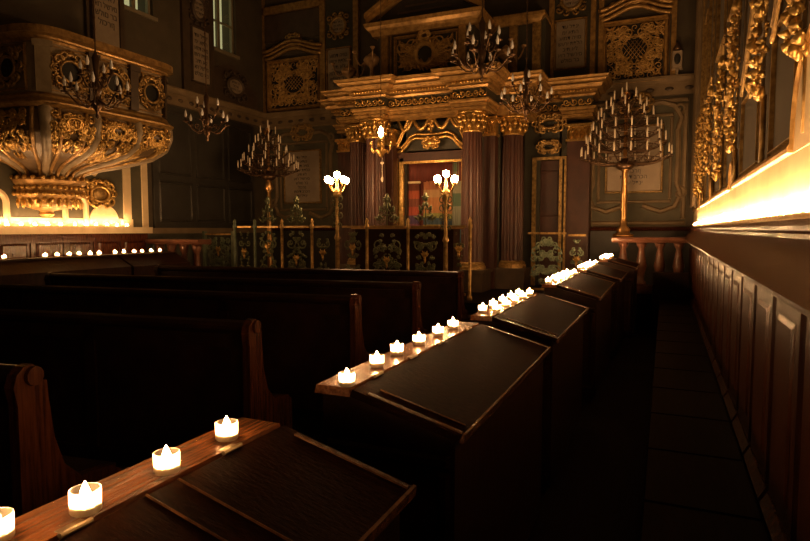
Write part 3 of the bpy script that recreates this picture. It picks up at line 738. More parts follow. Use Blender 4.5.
# lower back wall: cream strapwork and green panels either side of ark
def strapwork(x0, y0, x1, y1, inner, n1, n2):
    u0 = bp(x0, 160)[0]; u1 = bp(x1, 160)[0]; v0 = bp((x0 + x1) / 2, y1)[1]; v1 = bp((x0 + x1) / 2, y0)[1]
    MB().fbox(fB, u0, v0, u1, v1, 0, .02).build(n1, 'green', kind='structure')
    m = MB(); fframe(m, fB, u0 + .1, v0 + .1, u1 - .1, v1 - .1, .1, 0, .05)
    a0 = bp(inner[0], 160)[0]; a1 = bp(inner[2], 160)[0]; b0 = bp((inner[0] + inner[2]) / 2, inner[3])[1]; b1 = bp((inner[0] + inner[2]) / 2, inner[1])[1]
    fframe(m, fB, a0 - .12, b0 - .12, a1 + .12, b1 + .12, .06, .01, .05)
    cu = (a0 + a1) / 2; hw = (a1 - a0) / 2 + .3; hh = (b1 - b0) / 2 + .24; cv = (b0 + b1) / 2
    for s in (1, -1):
        g = lambda u, v, h, s=s: fB(cu + s * u, cv + v, h)
        for pts in ([(.15, hh + .1), (hw * .6, hh + .12), (hw * .85, hh + .05), (hw, hh - .15), (hw * .93, hh - .35)], [(hw * .93, -hh + .4), (hw * 1.02, -hh + .2), (hw * .9, -hh), (hw * .6, -hh - .08), (.15, -hh + .02)], [(hw * .93, hh - .35), (hw * .95, 0), (hw * .93, -hh + .4)]):
            m.tube([g(a, b, .03) for a, b in pts], .045, 6)
        scroll(m, g, hw, -hh + .22, .11, PI / 2, 1.0, -1, .03, .04); scroll(m, g, hw * .95, hh, .1, -PI / 2, 1.0, 1, .03, .04)
    m.build(n2, 'dim_cream', kind='structure')
    t = thing('wall_cartouche', fB(cu, cv + hh, 0), 'gilt shell crest over the %s low tablet of the back wall' % ('left' if x0 < 400 else 'right'), 'wall ornament')
    m = MB(); cartouche(m, fB, cu, cv + hh + .12, .3, .15, .03, h=.05); m.build('scrollwork', 'gold2', t, True)
strapwork(252, 124, 345, 232, (287, 150, 321, 203), 'trim_24', 'trim_25')
strapwork(588, 100, 688, 226, (608, 126, 661, 193), 'trim_26', 'trim_27')
# dado at foot of back wall
m = MB(); m.fbox(fB, LX, .0, RX, 1.5, 0, .06)
m.build('trim_28', 'dark', kind='structure')
m = MB(); m.sweep([(LX, BY), (RX, BY)], [(.0, 1.46), (.1, 1.47), (.12, 1.5), (.1, 1.53), (0, 1.53)]); m.build('trim_29', 'wains', kind='structure')

# ------------------------------------------------ platform before the ark
PZ = .5
m = MB(); m.box(-6.4, 7.75, 0, -1.3, BY - .07, PZ); m.box(-6.0, 7.5, 0, -1.9, 7.75, .33); m.box(-5.9, 7.25, 0, -2.0, 7.5, .17)
m.box(-1.3, 9.95, 0, -.95, BY - .07, PZ)
m.box(-.95, 9.85, 0, .4, BY - .07, PZ)
tag(m.build('raised_platform', 'floor'), 'dark stepped platform under the ark and railing', 'platform')

# ------------------------------------------------ the ark
ark = thing('torah_ark', (-3.6, 9.8, PZ), 'monumental gilded ark with red marble columns and heavy entablature', 'ark')
def AX(x, Y, y=150): return at(x, y, 1, Y).x
def AZ(x, y, Y): return at(x, y, 1, Y).z
YA = 9.3
x_c1a, x_c1b = AX(366, YA), AX(385, YA)
x_c2a, x_c2b = AX(462, YA), AX(483, YA)
zc = AZ(471, 132, YA)        # capital bottom
zt = AZ(471, 112, YA)        # capital top = architrave bottom
zf = AZ(430, 108, YA - .1); zf2 = AZ(430, 100, YA - .1); ze = AZ(430, 84, YA - .45)
def column(x0, x1, Y, z0, zc, zt, base=.12):
    cx = (x0 + x1) / 2; r = (x1 - x0) / 2
    prof = [(r * 1.0, z0 + base), (r * 1.0, z0 + .9), (r * .97, z0 + 1.6), (r * .88, zc)]
    n = 24
    n2 = 64; mm = MB(); mm.v = []
    for rr, z_ in prof:
        for k in range(n2):
            q = 2 * PI * k / n2; q2 = rr * (1 if k % 4 else .9) * (1 if k % 4 != 2 else 1.0); mm.v.append((cx + q2 * math.cos(q), Y + q2 * math.sin(q), z_))
    mm.f = [(i * n2 + k, i * n2 + (k + 1) % n2, (i + 1) * n2 + (k + 1) % n2, (i + 1) * n2 + k) for i in range(len(prof) - 1) for k in range(n2)]
    mm.build('column', 'marble', ark, False)
    MB().lathe([(r * 1.3, z0), (r * 1.3, z0 + .05), (r * 1.2, z0 + .06), (r * 1.22, z0 + .09), (r * 1.05, z0 + .11), (r * 1.02, z0 + base)], (cx, Y, 0), n).build('base', 'gold2', ark)
    capital(cx, Y, r, zc, zt)
def capital(cx, Y, r, z0, z1):
    m = MB(); hh = z1 - z0
    m.lathe([(r * .92, z0 - .02), (r * 1.0, z0), (r * .92, z0 + .015), (r * .95, z0 + hh * .5), (r * 1.25, z1 - .04)], (cx, Y, 0), 20)
    a = r * 1.5; m.prism([(cx + a * math.cos(q) * (1 if k % 2 else .8), Y + a * math.sin(q) * (1 if k % 2 else .8)) for k, q in enumerate([2 * PI * k / 8 - PI / 4 + PI / 4 * 0 + PI / 4 * (-1) for k in range(8)])], lambda u, v, h: (u, v, h), z1 - .045, z1)
    for row, (zz, rr, L) in enumerate(((z0 + .01, 1.0, hh * .5), (z0 + hh * .32, 1.08, hh * .48))):
        for k in range(8):
            q = 2 * PI * (k + .5 * row) / 8
            g = lambda u, v, h, q=q, rr=rr: (cx + (r * rr + h) * math.cos(q) - u * math.sin(q), Y + (r * rr + h) * math.sin(q) + u * math.cos(q), v)
            leaf(m, g, 0, zz, L, r * .62, PI / 2, r * .3, .005)
            m.ell(g(0, zz + L * .95, r * .2), (r * .16,) * 3, 6)
    for k in range(4):
        q = PI / 4 + k * PI / 2
        for s in (1, -1):
            g = lambda u, v, h, q=q, s=s: (cx + (r * 1.15 + u) * math.cos(q) - s * h * math.sin(q), Y + (r * 1.15 + u) * math.sin(q) + s * h * math.cos(q), v)
            scroll(m, g, r * .15, z1 - .09, r * .24, PI, 1.1, -1, r * .08, r * .1, 5, 9)
    m.build('capital', 'gold', ark, True)
column(x_c1a, x_c1b, YA, PZ + .35, zc, zt); column(x_c2a, x_c2b, YA, PZ + .35, zc, zt)
Y3 = 10.0
x3a, x3b = AX(502, Y3), AX(524, Y3); z3c, z3t = AZ(512, 135, Y3), AZ(512, 117, Y3)
column(x3a, x3b, Y3, PZ + .35, z3c, z3t)
Y0 = 9.8
x0a, x0b = AX(350, Y0), AX(365, Y0)
column(x0a, x0b, Y0, PZ + .35, AZ(357, 142, Y0), AZ(357, 126, Y0))
# square pilasters
def pilaster(xa, xb, Y, zc_, zt_, d=.18, matn='marble'):
    m = MB(); m.box(xa, Y, PZ, xb, Y + d, zc_); 
    for q in ((.25, .5, .75) if Y < 10.5 else ()): m.box(xa + (xb - xa) * q - .008, Y - .008, PZ + .4, xa + (xb - xa) * q + .008, Y, zc_)
    m.build('pilaster', matn, ark)
    m = MB(); m.box(xa - .02, Y - .03, zc_, xb + .02, Y + d, zc_ + .04); m.box(xa - .04, Y - .06, zt_ - .05, xb + .04, Y + d, zt_); m.box(xa, Y, zc_, xb, Y + d, zt_)
    g = lambda u, v, h: (u, Y - h, v); w = xb - xa
    for k in range(4): leaf(m, g, xa + w * (k + .5) / 4, zc_ + .03, (zt_ - zc_) * .6, w * .28, PI / 2, .05, .005)
    for s in (0, 1): scroll(m, g, xa + w * (.2 + .6 * s), zt_ - .1, w * .18, PI * (1 - s), 1.1, 1 if s else -1, .014, .04)
    m.build('capital', 'gold', ark)
pilaster(AX(484, 9.65), AX(495, 9.65), 9.65, AZ(489, 136, 9.65), AZ(489, 117, 9.65), .3)
YP = 10.6
pilaster(AX(567, YP), AX(590, YP), YP, AZ(578, 141, YP), AZ(578, 124, YP), .35)
pilaster(AX(338, 10.4), AX(353, 10.4), 10.4, AZ(346, 152, 10.4), AZ(346, 139, 10.4), .5)
pilaster(AX(386, 9.6), AX(394, 9.6), 9.55, AZ(390, 146, 9.6), AZ(390, 130, 9.6), .3)
# pedestals under the columns
for xa, xb, Y in ((x_c1a, x_c1b, YA), (x_c2a, x_c2b, YA), (x3a, x3b, Y3), (x0a, x0b, Y0)):
    c = (xa + xb) / 2; w = (xb - xa) * .72; m = MB(); m.box(c - w, Y - w, PZ, c + w, Y + w, PZ + .32); m.box(c - w - .03, Y - w - .03, PZ + .30, c + w + .03, Y + w + .03, PZ + .35)
    m.build('pedestal', 'strip', ark)
# ark body walls behind the columns
m = MB(); m.box(AX(396, 9.75) - .5, 9.85, PZ, AX(403, 9.75) + .02, 10.05, zt); m.box(AX(463, 9.75) - .02, 9.85, PZ, AX(500, 9.85), 10.05, zt)
m.box(AX(400, 9.75), 9.85, AZ(430, 150, 9.85), AX(465, 9.75), 10.05, zt)
zr = AZ(546, 165, 10.7)
m.box(AX(524, 10.6), 10.66, PZ, AX(541, 10.7), 10.95, z3t); m.box(AX(560, 10.7), 10.66, PZ, AX(590, 10.6) - .02, 10.94, z3t - .05); m.box(AX(540, 10.7), 10.66, AZ(550, 158, 10.6), AX(562, 10.7), 10.95, z3t)
m.build('screen_wall', 'dkgreen', ark)
# entablature following the plan
pts = [(AX(337, 10.3), BY - .08), (AX(337, 10.3), 10.3), (x0a - .12, 10.3), (x0a - .12, Y0 - .12), (x_c1a - .1, Y0 - .12), (x_c1a - .1, YA - .2), (x_c1b + .08, YA - .2), (x_c1b + .08, YA - .02),
       (x_c2a - .1, YA - .02), (x_c2a - .1, YA - .2), (x_c2b + .1, YA - .2), (x_c2b + .1, 10.05), (x3a - .12, 10.05), (x3a - .12, Y3 - .2), (x3b + .1, Y3 - .2), (x3b + .1, 10.72), (AX(567, YP) - .05, 10.72), (AX(567, YP) - .05, 10.4), (AX(590, YP) + .05, 10.4), (AX(590, YP) + .05, BY - .08)]
zA = zt
arch = [(-.3, zA), (0, zA), (.0, zA + .045), (-.02, zA + .048), (-.02, zA + .055), (.02, zA + .06), (.02, zA + .10), (.0, zA + .105), (.04, zA + .115), (.06, zA + .135), (.06, zA + .16), (-.3, zA + .16)]
MB().sweep(pts, arch).build('architrave', 'gstone', ark)
zq = zA + .16
MB().sweep(pts, [(-.3, zq), (-.005, zq), (-.005, zq + .17), (-.3, zq + .17)]).build('frieze', 'dkgreen', ark)
zk = zq + .17
MB().sweep(pts, [(-.3, zk), (.03, zk), (.05, zk + .03), (.02, zk + .035), (.02, zk + .05), (.08, zk + .06), (.08, zk + .1), (.05, zk + .105), (.15, zk + .12), (.17, zk + .17), (.13, zk + .175), (.13, zk + .185), (.21, zk + .2), (.23, zk + .23), (.2, zk + .235), (.26, zk + .25), (.27, zk + .28), (-.3, zk + .28)]).build('cornice', 'gstone', ark)
m = MB()
for (xa, ya), (xb, yb) in zip(pts[1:-2], pts[2:-1]):
    L = abs(xb - xa)
    if L > .12 and abs(yb - ya) < 1e-6:
        n = max(1, int(L / .1)); g = lambda u, v, h, ya=ya: (u, ya - h, v)
        for k in range(n):
            u = xa + (xb - xa) * (k + .5) / n; scroll(m, g, u, zq + .085, .065, k * PI, 1.2, 1 if k % 2 else -1, .014, .015); leaf(m, g, u, zq + .085, .08, .04, k * 2.1, .03)
        nd = int(L / .05)
        for k in range(nd): u = xa + (xb - xa) * (k + .5) / nd; m.box(u - .014, ya - .075, zk + .065, u + .014, ya - .1, zk + .1)
m.build('frieze_scrolls', 'gold', ark, True)
# roof deck of the entablature
m = MB(); m.prism([(p[0], p[1]) for p in pts], lambda u, v, h: (u, v, h), zk + .24, zk + .27); m.build('deck', 'dark', ark)
# central door surround
yd = 9.8; g = lambda u, v, h: (u, yd - h, v)
xd0, xd1 = AX(403, yd), AX(463, yd); zd1 = AZ(430, 163, yd)
m = MB()
for a, b in ((395, 399), (400, 404)): m.fbox(g, AX(a, yd), PZ, AX(b, yd), zd1 + .1, -.02, .05 if a == 395 else .03)
for a, b in ((462, 466), (467, 470)): m.fbox(g, AX(a, yd), PZ, AX(b, yd), zd1 + .1, -.02, .03)
m.fbox(g, xd0 - .06, zd1, xd1 + .06, zd1 + .04, -.02, .04); m.build('door_frame', 'gold', ark)
m = MB(); m.fbox(g, xd0 - .1, zd1 + .04, xd1 + .1, zd1 + .19, -.03, .03); m.build('door_lintel', 'marble', ark)
m = MB(); q = zd1 + .22; c = (xd0 + xd1) / 2; w = (xd1 - xd0) / 2 + .1
for dz, tt in ((0, .03), (.07, .022)):
    for s in (1, -1): m.tube([g(c + s * w * a, q + b + dz, .05) for a, b in ((1.0, 0), (.85, .0), (.72, .08), (.62, .17), (.45, .22), (.2, .2), (0, .2))], tt, 6)
for s in (1, -1):
    for dd in (0, .07):
        m.tube([g(c + s * (w + .02) * (1 - .5 * k / 10) , q + .05 + dd + .5 * math.sin(PI / 2 * k / 10) ** 1.6, .08 - .004 * k) for k in range(11)], .02, 6)
m.build('curved_pediment', 'gold', ark, True)
m = MB(); cartouche(m, g, c, q + .12, .17, .09, .022, h=.07); m.ell(g(c, q + .12, .08), (.1, .04, .06), 10); m.build('shell', 'gold', ark, True)
m = MB()
for s in (1, -1):
    for j in range(2):
        x_a = c + s * (.04 + .3 * j); x_b = c + s * (.34 + .3 * j)
        P = [g(x_a + (x_b - x_a) * k / 12, q + .56 - .2 * math.sin(PI * k / 12), .06) for k in range(13)]
        m.tube(P, [.02 + .018 * math.sin(PI * k / 12) for k in range(13)], 6)
m.tube([g(c, q + .6, .06), g(c, q + .3, .06)], [.05, .02], 6)
for k in range(6): m.ell(g(c + .03 * (-1) ** k, q + .58 - .045 * k, .08), .04, 6)
m.fbox(g, c - w - .15, q + .6, c + w + .15, q + .66, -.05, .08)
m.build('garland', 'gold', ark, True)
# textiles within the door
yt = 9.98; g2 = lambda u, v, h: (u, yt - h, v)
def cloth(px0, px1, py0, py1, matn, name, wv=.012):
    u0, u1 = AX(px0, yt), AX(px1, yt); z1 = AZ(430, py0, yt); z0 = AZ(430, py1, yt); m = MB(); n = 16
    f1 = [(u0 + (u1 - u0) * k / n, wv * math.sin(k * 1.9)) for k in range(n + 1)]
    vs = [(u, yt - .02 + w_, z) for u, w_ in f1 for z in (z0, z1)] + [(u, yt - .005 + w_, z) for u, w_ in f1 for z in (z0, z1)]
    N = 2 * (n + 1); fs = []
    for k in range(n): fs += [(2 * k, 2 * k + 2, 2 * k + 3, 2 * k + 1), (N + 2 * k, N + 2 * k + 1, N + 2 * k + 3, N + 2 * k + 2), (2 * k, N + 2 * k, N + 2 * k + 2, 2 * k + 2), (2 * k + 1, 2 * k + 3, N + 2 * k + 3, N + 2 * k + 1)]
    m.add(vs, fs); return m.build(name, matn, ark, True)
cloth(404, 463, 160, 182, 'curtain', 'valance', .02)
cloth(404, 420, 183, 245, 'text1', 'hanging_textile'); cloth(421, 424, 183, 245, 'curtain', 'hanging_textile'); cloth(424, 443, 181, 245, 'text2', 'hanging_textile'); cloth(444, 453, 183, 245, 'text2', 'hanging_textile'); cloth(453, 464, 160, 245, 'text3', 'hanging_textile')
m = MB(); m.fbox(g2, AX(404, yt), AZ(430, 183, yt), AX(421, yt), AZ(430, 181, yt), 0, .05); m.build('curtain_rail', 'cream', ark)
m = MB(); m.fbox(g2, xd0 - .1, PZ, xd1 + .1, zd1 + .1, -.04, -.02); m.build('inner_back', 'curtain', ark)
# niche door on the right
yn = 10.58; g3 = lambda u, v, h: (u, yn - h, v)
m = MB(); zn = AZ(550, 160, yn)
for a, b in ((533, 537), (560, 563), (565, 567)): m.fbox(g3, AX(a, yn), PZ, AX(b, yn), zn, 0, .04)
m.fbox(g3, AX(533, yn), zn, AX(567, yn), zn + .05, 0, .05); m.build('niche_frame', 'gold2', ark)
m = MB(); cartouche(m, g3, AX(549, yn), zn + .22, .22, .1, .022, h=.05); m.build('niche_crest', 'gold2', ark, True)
m = MB(); cartouche(m, g3, AX(549, yn), zn + .62, .3, .14, .025, h=.05); m.build('niche_crest', 'gold2', ark, True)
m = MB(); m.fbox(lambda u, v, h: (u, 10.75 - h, v), AX(538, 10.7), PZ, AX(562, 10.7), zn, 0, .03); fframe(m, lambda u, v, h: (u, 10.72 - h, v), AX(541, 10.7), 1.75, AX(558, 10.7), 2.5, .03, 0, .02)
m.build('niche_door', 'marble', ark)
# attic storey
ya = 9.6; g4 = lambda u, v, h: (u, ya - h, v)
zc2 = zk + .27
xa0, xa1 = AX(383, ya, 60), AX(465, ya, 60)
m = MB(); m.box(xa0 - .1, ya, zc2, xa1 + .15, BY - .05, AZ(420, 22, ya)); m.box(AX(483, 10.4, 50), 10.4, zc2, AX(545, 10.4, 50), BY - .05, AZ(520, 18, 10.4))
m.build('attic_wall', 'dkgreen', ark)
m = MB(); u0, u1 = AX(397, ya, 60), AX(456, ya, 60); v0, v1 = AZ(425, 74, ya), AZ(425, 36, ya)
fframe(m, g4, u0, v0, u1, v1, .05, 0, .06); fframe(m, g4, u0 - .1, v0 - .08, u1 + .1, v1 + .08, .025, 0, .04)
m.fbox(g4, xa0 - .1, zc2, xa1 + .1, zc2 + .12, 0, .08)
for x in (386, 463): m.fbox(g4, AX(x, ya, 60) - .06, zc2 + .12, AX(x, ya, 60) + .06, AZ(425, 24, ya), 0, .06)
m.build('attic_frame', 'gstone', ark)
m = MB(); cu, cv = (u0 + u1) / 2, (v0 + v1) / 2; ring(m, g4, cu, cv, .17, .18, .045, .06)
for k in range(22):
    q_ = 2 * PI * k / 22; leaf(m, g4, cu + .17 * math.cos(q_), cv + .18 * math.sin(q_), .14, .06, q_ + .9, .06, .04)
for s in (1, -1):
    gg = lambda u, v, h, s=s: g4(cu + s * u, v, h)
    for k in range(9): leaf(m, gg, .12, cv - .05, .28 + .03 * (k % 3), .06, -.75 + k * .2, .06, .03)
    for k in range(6): m.tube([gg(.1, cv - .1, .06), gg(.42, cv - .25 + k * .1, .05)], [.016, .008], 5)
    scroll(m, gg, .3, cv - .15, .09, 0, 1, 1, .02, .05); scroll(m, gg, .32, cv + .13, .08, 0, 1, -1, .02, .05)
cartouche(m, g4, cu, cv + .3, .12, .08, .02, h=.08); filigree(m, g4, u0 + .03, v0 + .03, u1 - .03, v1 - .03, 31, 22, .016, True, (.2, .2), .04)
m.build('trophy_relief', 'leaf', ark, True)
# pediment
zp = AZ(425, 21, ya - .15)
xp0, xp1 = AX(367, ya - .2, 20), AX(478, ya - .2, 10)
ap = [(xp0 + .05, BY - .2), (xp0 + .05, ya - .1), (xp1 - .05, ya - .1), (xp1 - .05, BY - .2)]
m = MB(); m.sweep(ap, [(-.3, zp - .12), (0, zp - .12), (.02, zp - .06), (.06, zp - .03), (.1, zp + .02), (.12, zp + .08), (-.3, zp + .08)]); m.build('pediment_cornice', 'gstone', ark)
cu = (xp0 + xp1) / 2; hw = (xp1 - xp0) / 2 + .05; rise = .62
m = MB()
for s in (1, -1):
    for dz, h0, h1, tt in ((0, 0, .16, .09), (.1, 0, .22, .07)):
        P = [(cu + s * hw, zp + .08 + dz), (cu, zp + .08 + rise + dz), (cu, zp + .08 + rise + dz + tt), (cu + s * hw, zp + .08 + dz + tt)]
        m.prism(P, g4, h0, h1)
m.build('raking_cornice', 'gstone', ark)
m = MB(); m.prism([(cu - hw, zp + .08), (cu + hw, zp + .08), (cu, zp + .08 + rise)], g4, -.1, .02)
m.build('tympanum', 'dark', ark)
m = MB()
for k in range(4): m.fbox(g4, cu - hw * (.6 - .13 * k), zp + .12 + k * .1, cu + hw * (.6 - .13 * k), zp + .15 + k * .1, .02, .035)
m.build('tympanum_bars', 'strip', ark)
# side attic cornice on right
m = MB(); z_ = AZ(515, 18, 10.3); m.sweep([(xp1 + .02, 10.35), (AX(540, 10.35, 18), 10.35), (AX(540, 10.35, 18), BY - .05)], [(-.2, z_ - .1), (0, z_ - .1), (.05, z_ - .04), (.1, z_), (.1, z_ + .05), (-.2, z_ + .05)])
m.build('attic_cornice', 'gstone', ark)
m = MB()
for x in (514, 537): m.fbox(lambda u, v, h: (u, 10.4 - h, v), AX(x, 10.4, 50) - .07, zc2, AX(x, 10.4, 50) + .07, z_ - .1, 0, .06)
m.build('attic_pilaster', 'gold2', ark)

# urn lamps standing on the entablature
def urn(px, py, Y, label):
    p = at(px, py, 1, Y); z0 = zk + .27 + .0; t = thing('urn_lamp', (p.x, Y, z0), label, 'urn lamp')
    c = (p.x, Y, z0); zz = p.z - z0
    MB().lathe([(.1, 0), (.1, .04), (.05, .06), (.035, zz - .16), (.05, zz - .12), (.13, zz - .06), (.155, zz), (.12, zz + .05), (.06, zz + .07), (.07, zz + .09), (.03, zz + .12), (.0001, zz + .14)], c, 18).build('urn', 'tan', t, True)
    for k in range(4):
        q = .5 + k * PI / 2; P = []
        for i in range(9):
            a = i / 8; rr = .12 + .19 * a; P.append((c[0] + rr * math.cos(q), c[1] + rr * math.sin(q), c[2] + zz - .02 - .1 * math.sin(PI * a) + .12 * a * a))
        m = MB(); m.tube(P, .014, 6); m.lathe([(.02, 0), (.045, .03), (.045, .04), (.02, .045)], P[-1], 10); m.build('arm', 'tan', t, True)
urn(372, 60, 9.6, 'gilt urn lamp with curved arms on the ark cornice, left of the attic')
urn(349, 71, 10.3, 'smaller looking gilt urn lamp at the far left end of the ark cornice')
urn(506, 53, 10.15, 'gilt urn lamp on the ark cornice right of the pediment')

# ------------------------------------------------ candelabra trees
def candelabrum(px, Y, pole_base_z, ztier, label, cpx, tiers, htop):
    p = at(px, 200, 1, Y); c = (p.x, Y, pole_base_z); t = thing('candelabrum', c, label, 'candelabrum')
    zb = ztier[0]; L = zb - pole_base_z
    MB().lathe([(.16, 0), (.16, .04), (.09, .07), (.11, .12), (.055, .18), (.045, .3), (.05, L * .5), (.04, L * .85), (.09, L * .88), (.06, L * .92), (.03, L), (.025, htop - pole_base_z)], c, 16).build('pole', 'brass', t, True)
    MB().lathe([(.03, 0), (.13, .05), (.15, .1), (.08, .15), (.05, .2)], (c[0], c[1], zb - .18), 16).build('bowl', 'bronze', t, True)
    for (n, rr), z in zip(tiers, ztier):
        m = MB(); ring(m, lambda u, v, h: (c[0] + u, c[1] + v, z), 0, 0, rr * .8, rr * .8, .008, n=28)
        for k in range(n):
            q = 2 * PI * (k + .5 * (len(tiers) - tiers.index((n, rr)))) / n
            P = [(c[0] + rr * a * math.cos(q), c[1] + rr * a * math.sin(q), z - .09 * math.sin(PI * min(1, a * 1.05)) + .03 * a) for a in [i / 8 for i in range(9)]]
            m.tube(P, .009, 5); scroll(m, lambda u, v, h, q=q: (c[0] + u * math.cos(q) - h * math.sin(q), c[1] + u * math.sin(q) + h * math.cos(q), v), rr * .6, z, .045, 0, 1, -1, .008, 0, 4, 8)
            m.lathe([(.008, 0), (.032, .012), (.032, .018), (.012, .02), (.012, .035), (.0001, .036)], P[-1], 8)
            cm = MB(); e = P[-1]; cm.lathe([(.0001, .036), (.0115, .037), (.0115, .165), (.004, .175), (.0001, .19)], e, 6); cm.build('candle', 'candle', t, True)
        m.build('arm_ring', 'bronze', t, True)
    cm = MB(); cm.lathe([(.0115, 0), (.0115, .14), (.0001, .16)], (c[0], c[1], htop), 6); cm.build('candle', 'candle', t, True)
    m = MB(); m.lathe([(.05, 0), (.05, .01), (.02, .02)], (c[0], c[1], htop - .02), 10)
    for k in range(7): leaf(m, lambda u, v, h, q=k * .9: (c[0] + h * math.cos(q) + u * math.cos(q), c[1] + u * math.sin(q), v), .02, htop - .15, .14, .05, PI / 2 - .5, .02)
    m.build('finial', 'brass', t, True)
    return t
YL = 9.5
zz = [AZ(270, y, YL) for y in (172, 165, 156, 146, 137)]
candelabrum(269, YL, 0.0, zz, 'tall branching candelabrum of unlit white candles in front of the left wall tablet', 0, [(14, .56), (12, .48), (9, .36), (7, .24), (4, .14)], AZ(270, 128, YL))
YR = 10.2
zz = [AZ(625, y, YR) for y in (160, 147, 135, 122, 112, 103)]
candelabrum(624, YR, 1.37, zz, 'tall branching candelabrum of unlit white candles standing on the marble balustrade', 0, [(18, .68), (16, .6), (14, .52), (11, .42), (8, .3), (5, .18)], AZ(625, 92, YR))

# ------------------------------------------------ chandeliers (hung)
def chandelier(px, py, Y, Rr, n1, n2, label, top=CH, lit=False, hh=.5, bulb='bulboff'):
    p = at(px, py, 1, Y); c = (p.x, Y, p.z); t = thing('chandelier', c, label, 'chandelier')
    MB().lathe([(.0001, -.2), (.02, -.18), (.012, -.13), (.045, -.08), (.05, -.04), (.02, 0), (.03, .06), (.05, .12), (.02, .18), (.025, .3), (.04, hh - .06), (.012, hh)], c, 12).build('stem', 'bronze', t, True)
    m = MB(); m.tube([(c[0], c[1], c[2] + hh), (c[0], c[1], top)], .008, 5)
    z = c[2] + hh
    while z < top - .1: m.ell((c[0], c[1], z), (.014, .014, .022), 6); z += .12
    m.build('chain', 'bronze', t)
    for n, rr, z0, off in ((n1, Rr, 0, 0), (n2, Rr * .55, .2, .4)):
        for k in range(n):
            q = 2 * PI * k / n + off; P = [(c[0] + (.03 + (rr - .03) * a) * math.cos(q), c[1] + (.03 + (rr - .03) * a) * math.sin(q), c[2] + z0 - .09 * math.sin(PI * min(1, a * 1.15)) + .05 * a) for a in [i / 10 for i in range(11)]]
            m = MB(); m.tube(P, .009, 5)
            scroll(m, lambda u, v, h, q=q: (c[0] + u * math.cos(q) - h * math.sin(q), c[1] + u * math.sin(q) + h * math.cos(q), v), rr * .45, c[2] + z0 + .02, .045, -1.5, 1, 1, .008, 0, 4, 8)
            m.lathe([(.008, 0), (.04, .012), (.04, .02), (.013, .022), (.013, .07), (.0001, .071)], P[-1], 8)
            a_ = m.build('arm', 'bronze', t, True)
            b = MB(); b.lathe([(.009, .07), (.016, .09), (.019, .11), (.011, .15), (.0001, .18)], P[-1], 8); b.build('bulb', bulb, a_, True)
chandelier(207, 128, 6.9, .30, 6, 3, 'small chandelier hanging before the dark left panel, right of the balcony')
chandelier(97, 100, 4.6, .30, 8, 4, 'chandelier hanging in front of the balcony parapet')
chandelier(482, 64, 6.6, .34, 8, 5, 'chandelier with candle bulbs hanging before the ark pediment')
chandelier(526, 106, 8.0, .33, 8, 4, 'lower chandelier with candle bulbs hanging right of the ark columns')
# hanging eternal lamp
p = at(381, 150, 1, 8.4); c = (p.x, 8.4, p.z); t = thing('hanging_lamp', c, 'lit hanging gilt lamp in front of the left ark column', 'hanging lamp')
MB().lathe([(.0001, -.12), (.03, -.1), (.05, -.06), (.1, -.02), (.11, .0), (.05, .02), (.05, .06), (.07, .1), (.05, .16), (.03, .2)], c, 14).build('bowl', 'gold', t, True)
m = MB()
for k in range(6):
    q = k * PI / 3; m.tube([(c[0] + rr * math.cos(q), c[1] + rr * math.sin(q), c[2] + zz_) for rr, zz_ in ((.08, .0), (.13, -.04), (.17, .02), (.16, .08), (.18, .1))], .01, 5)
    m.ell((c[0] + .18 * math.cos(q), c[1] + .18 * math.sin(q), c[2] + .1), .02, 6)
m.build('arms', 'gold', t, True)
MB().lathe([(.0001, .2), (.03, .22), (.042, .26), (.03, .32), (.0001, .37)], c, 12).build('bulb', 'bulb', t, True)
MB().tube([(c[0], c[1], c[2] + .36), (c[0], c[1], CH)], .006, 5).build('chain', 'bronze', t)
m = MB(); m.tube([(c[0] + .02, c[1], c[2] - .12), (c[0] + .02, c[1], c[2] - .45)], .004, 5); m.ell((c[0] + .02, c[1], c[2] - .2), (.03, .03, .02), 8); m.ell((c[0] + .02, c[1], c[2] - .45), (.018, .018, .05), 8); m.build('pendant', 'candle', t, True)

# ------------------------------------------------ railing with lit branch lamps
YW = 8.0
def branchlamp(px, label):
    p = at(px, 186, 1, YW); c = (p.x, YW, PZ); t = thing('branched_lamp', c, label, 'lamp'); zt_ = p.z
    L = zt_ - PZ
    MB().lathe([(.11, 0), (.11, .04), (.05, .06), (.035, .2), (.03, L * .5), (.05, L * .52), (.028, L * .56), (.025, L - .2), (.06, L - .15), (.07, L - .1), (.03, L - .04), (.015, L + .11)], c, 14).build('post', 'gold2', t, True)
    m = MB(); g = lambda u, v, h: (c[0] + u, c[1] - h, v)
    for s in (1, -1):
        gs = lambda u, v, h, s=s: g(s * u, v, h)
        for zo in (.2, .32, .46, .6): scroll(m, gs, .05, zt_ - zo, .04 if zo > .5 else .07, PI, 1.1, -1, .01, 0); leaf(m, gs, .02, zt_ - zo, .07, .03, .9, .02)
    m.build('scrollwork', 'iron', t, True)
    def gl(e, off=0):
        b = MB(); b.lathe([(.018, .02), (.04, .04), (.05, .075), (.04, .11), (.0001, .125)], e, 12); return b
    for k in range(4):
        q = PI / 4 + k * PI / 2 + .35; rr = .17
        P = [(c[0] + rr * a * math.cos(q), c[1] + rr * a * math.sin(q), zt_ - .1 * math.sin(PI * min(1, a * 1.1)) + .02 * a) for a in [i / 8 for i in range(9)]]
        m = MB(); m.tube(P, .011, 6); m.lathe([(.01, -.01), (.045, .005), (.045, .015), (.018, .02)], P[-1], 10); a_ = m.build('arm', 'brass', t, True)
        gl(P[-1]).build('globe', 'bulb', a_, True)
    top = (c[0], c[1], zt_ + .10); gl(top).build('globe', 'bulb', t, True)
branchlamp(337, 'left lit branched lamp with glowing globes on the railing')
branchlamp(446, 'right lit branched lamp with glowing globes before the ark door')
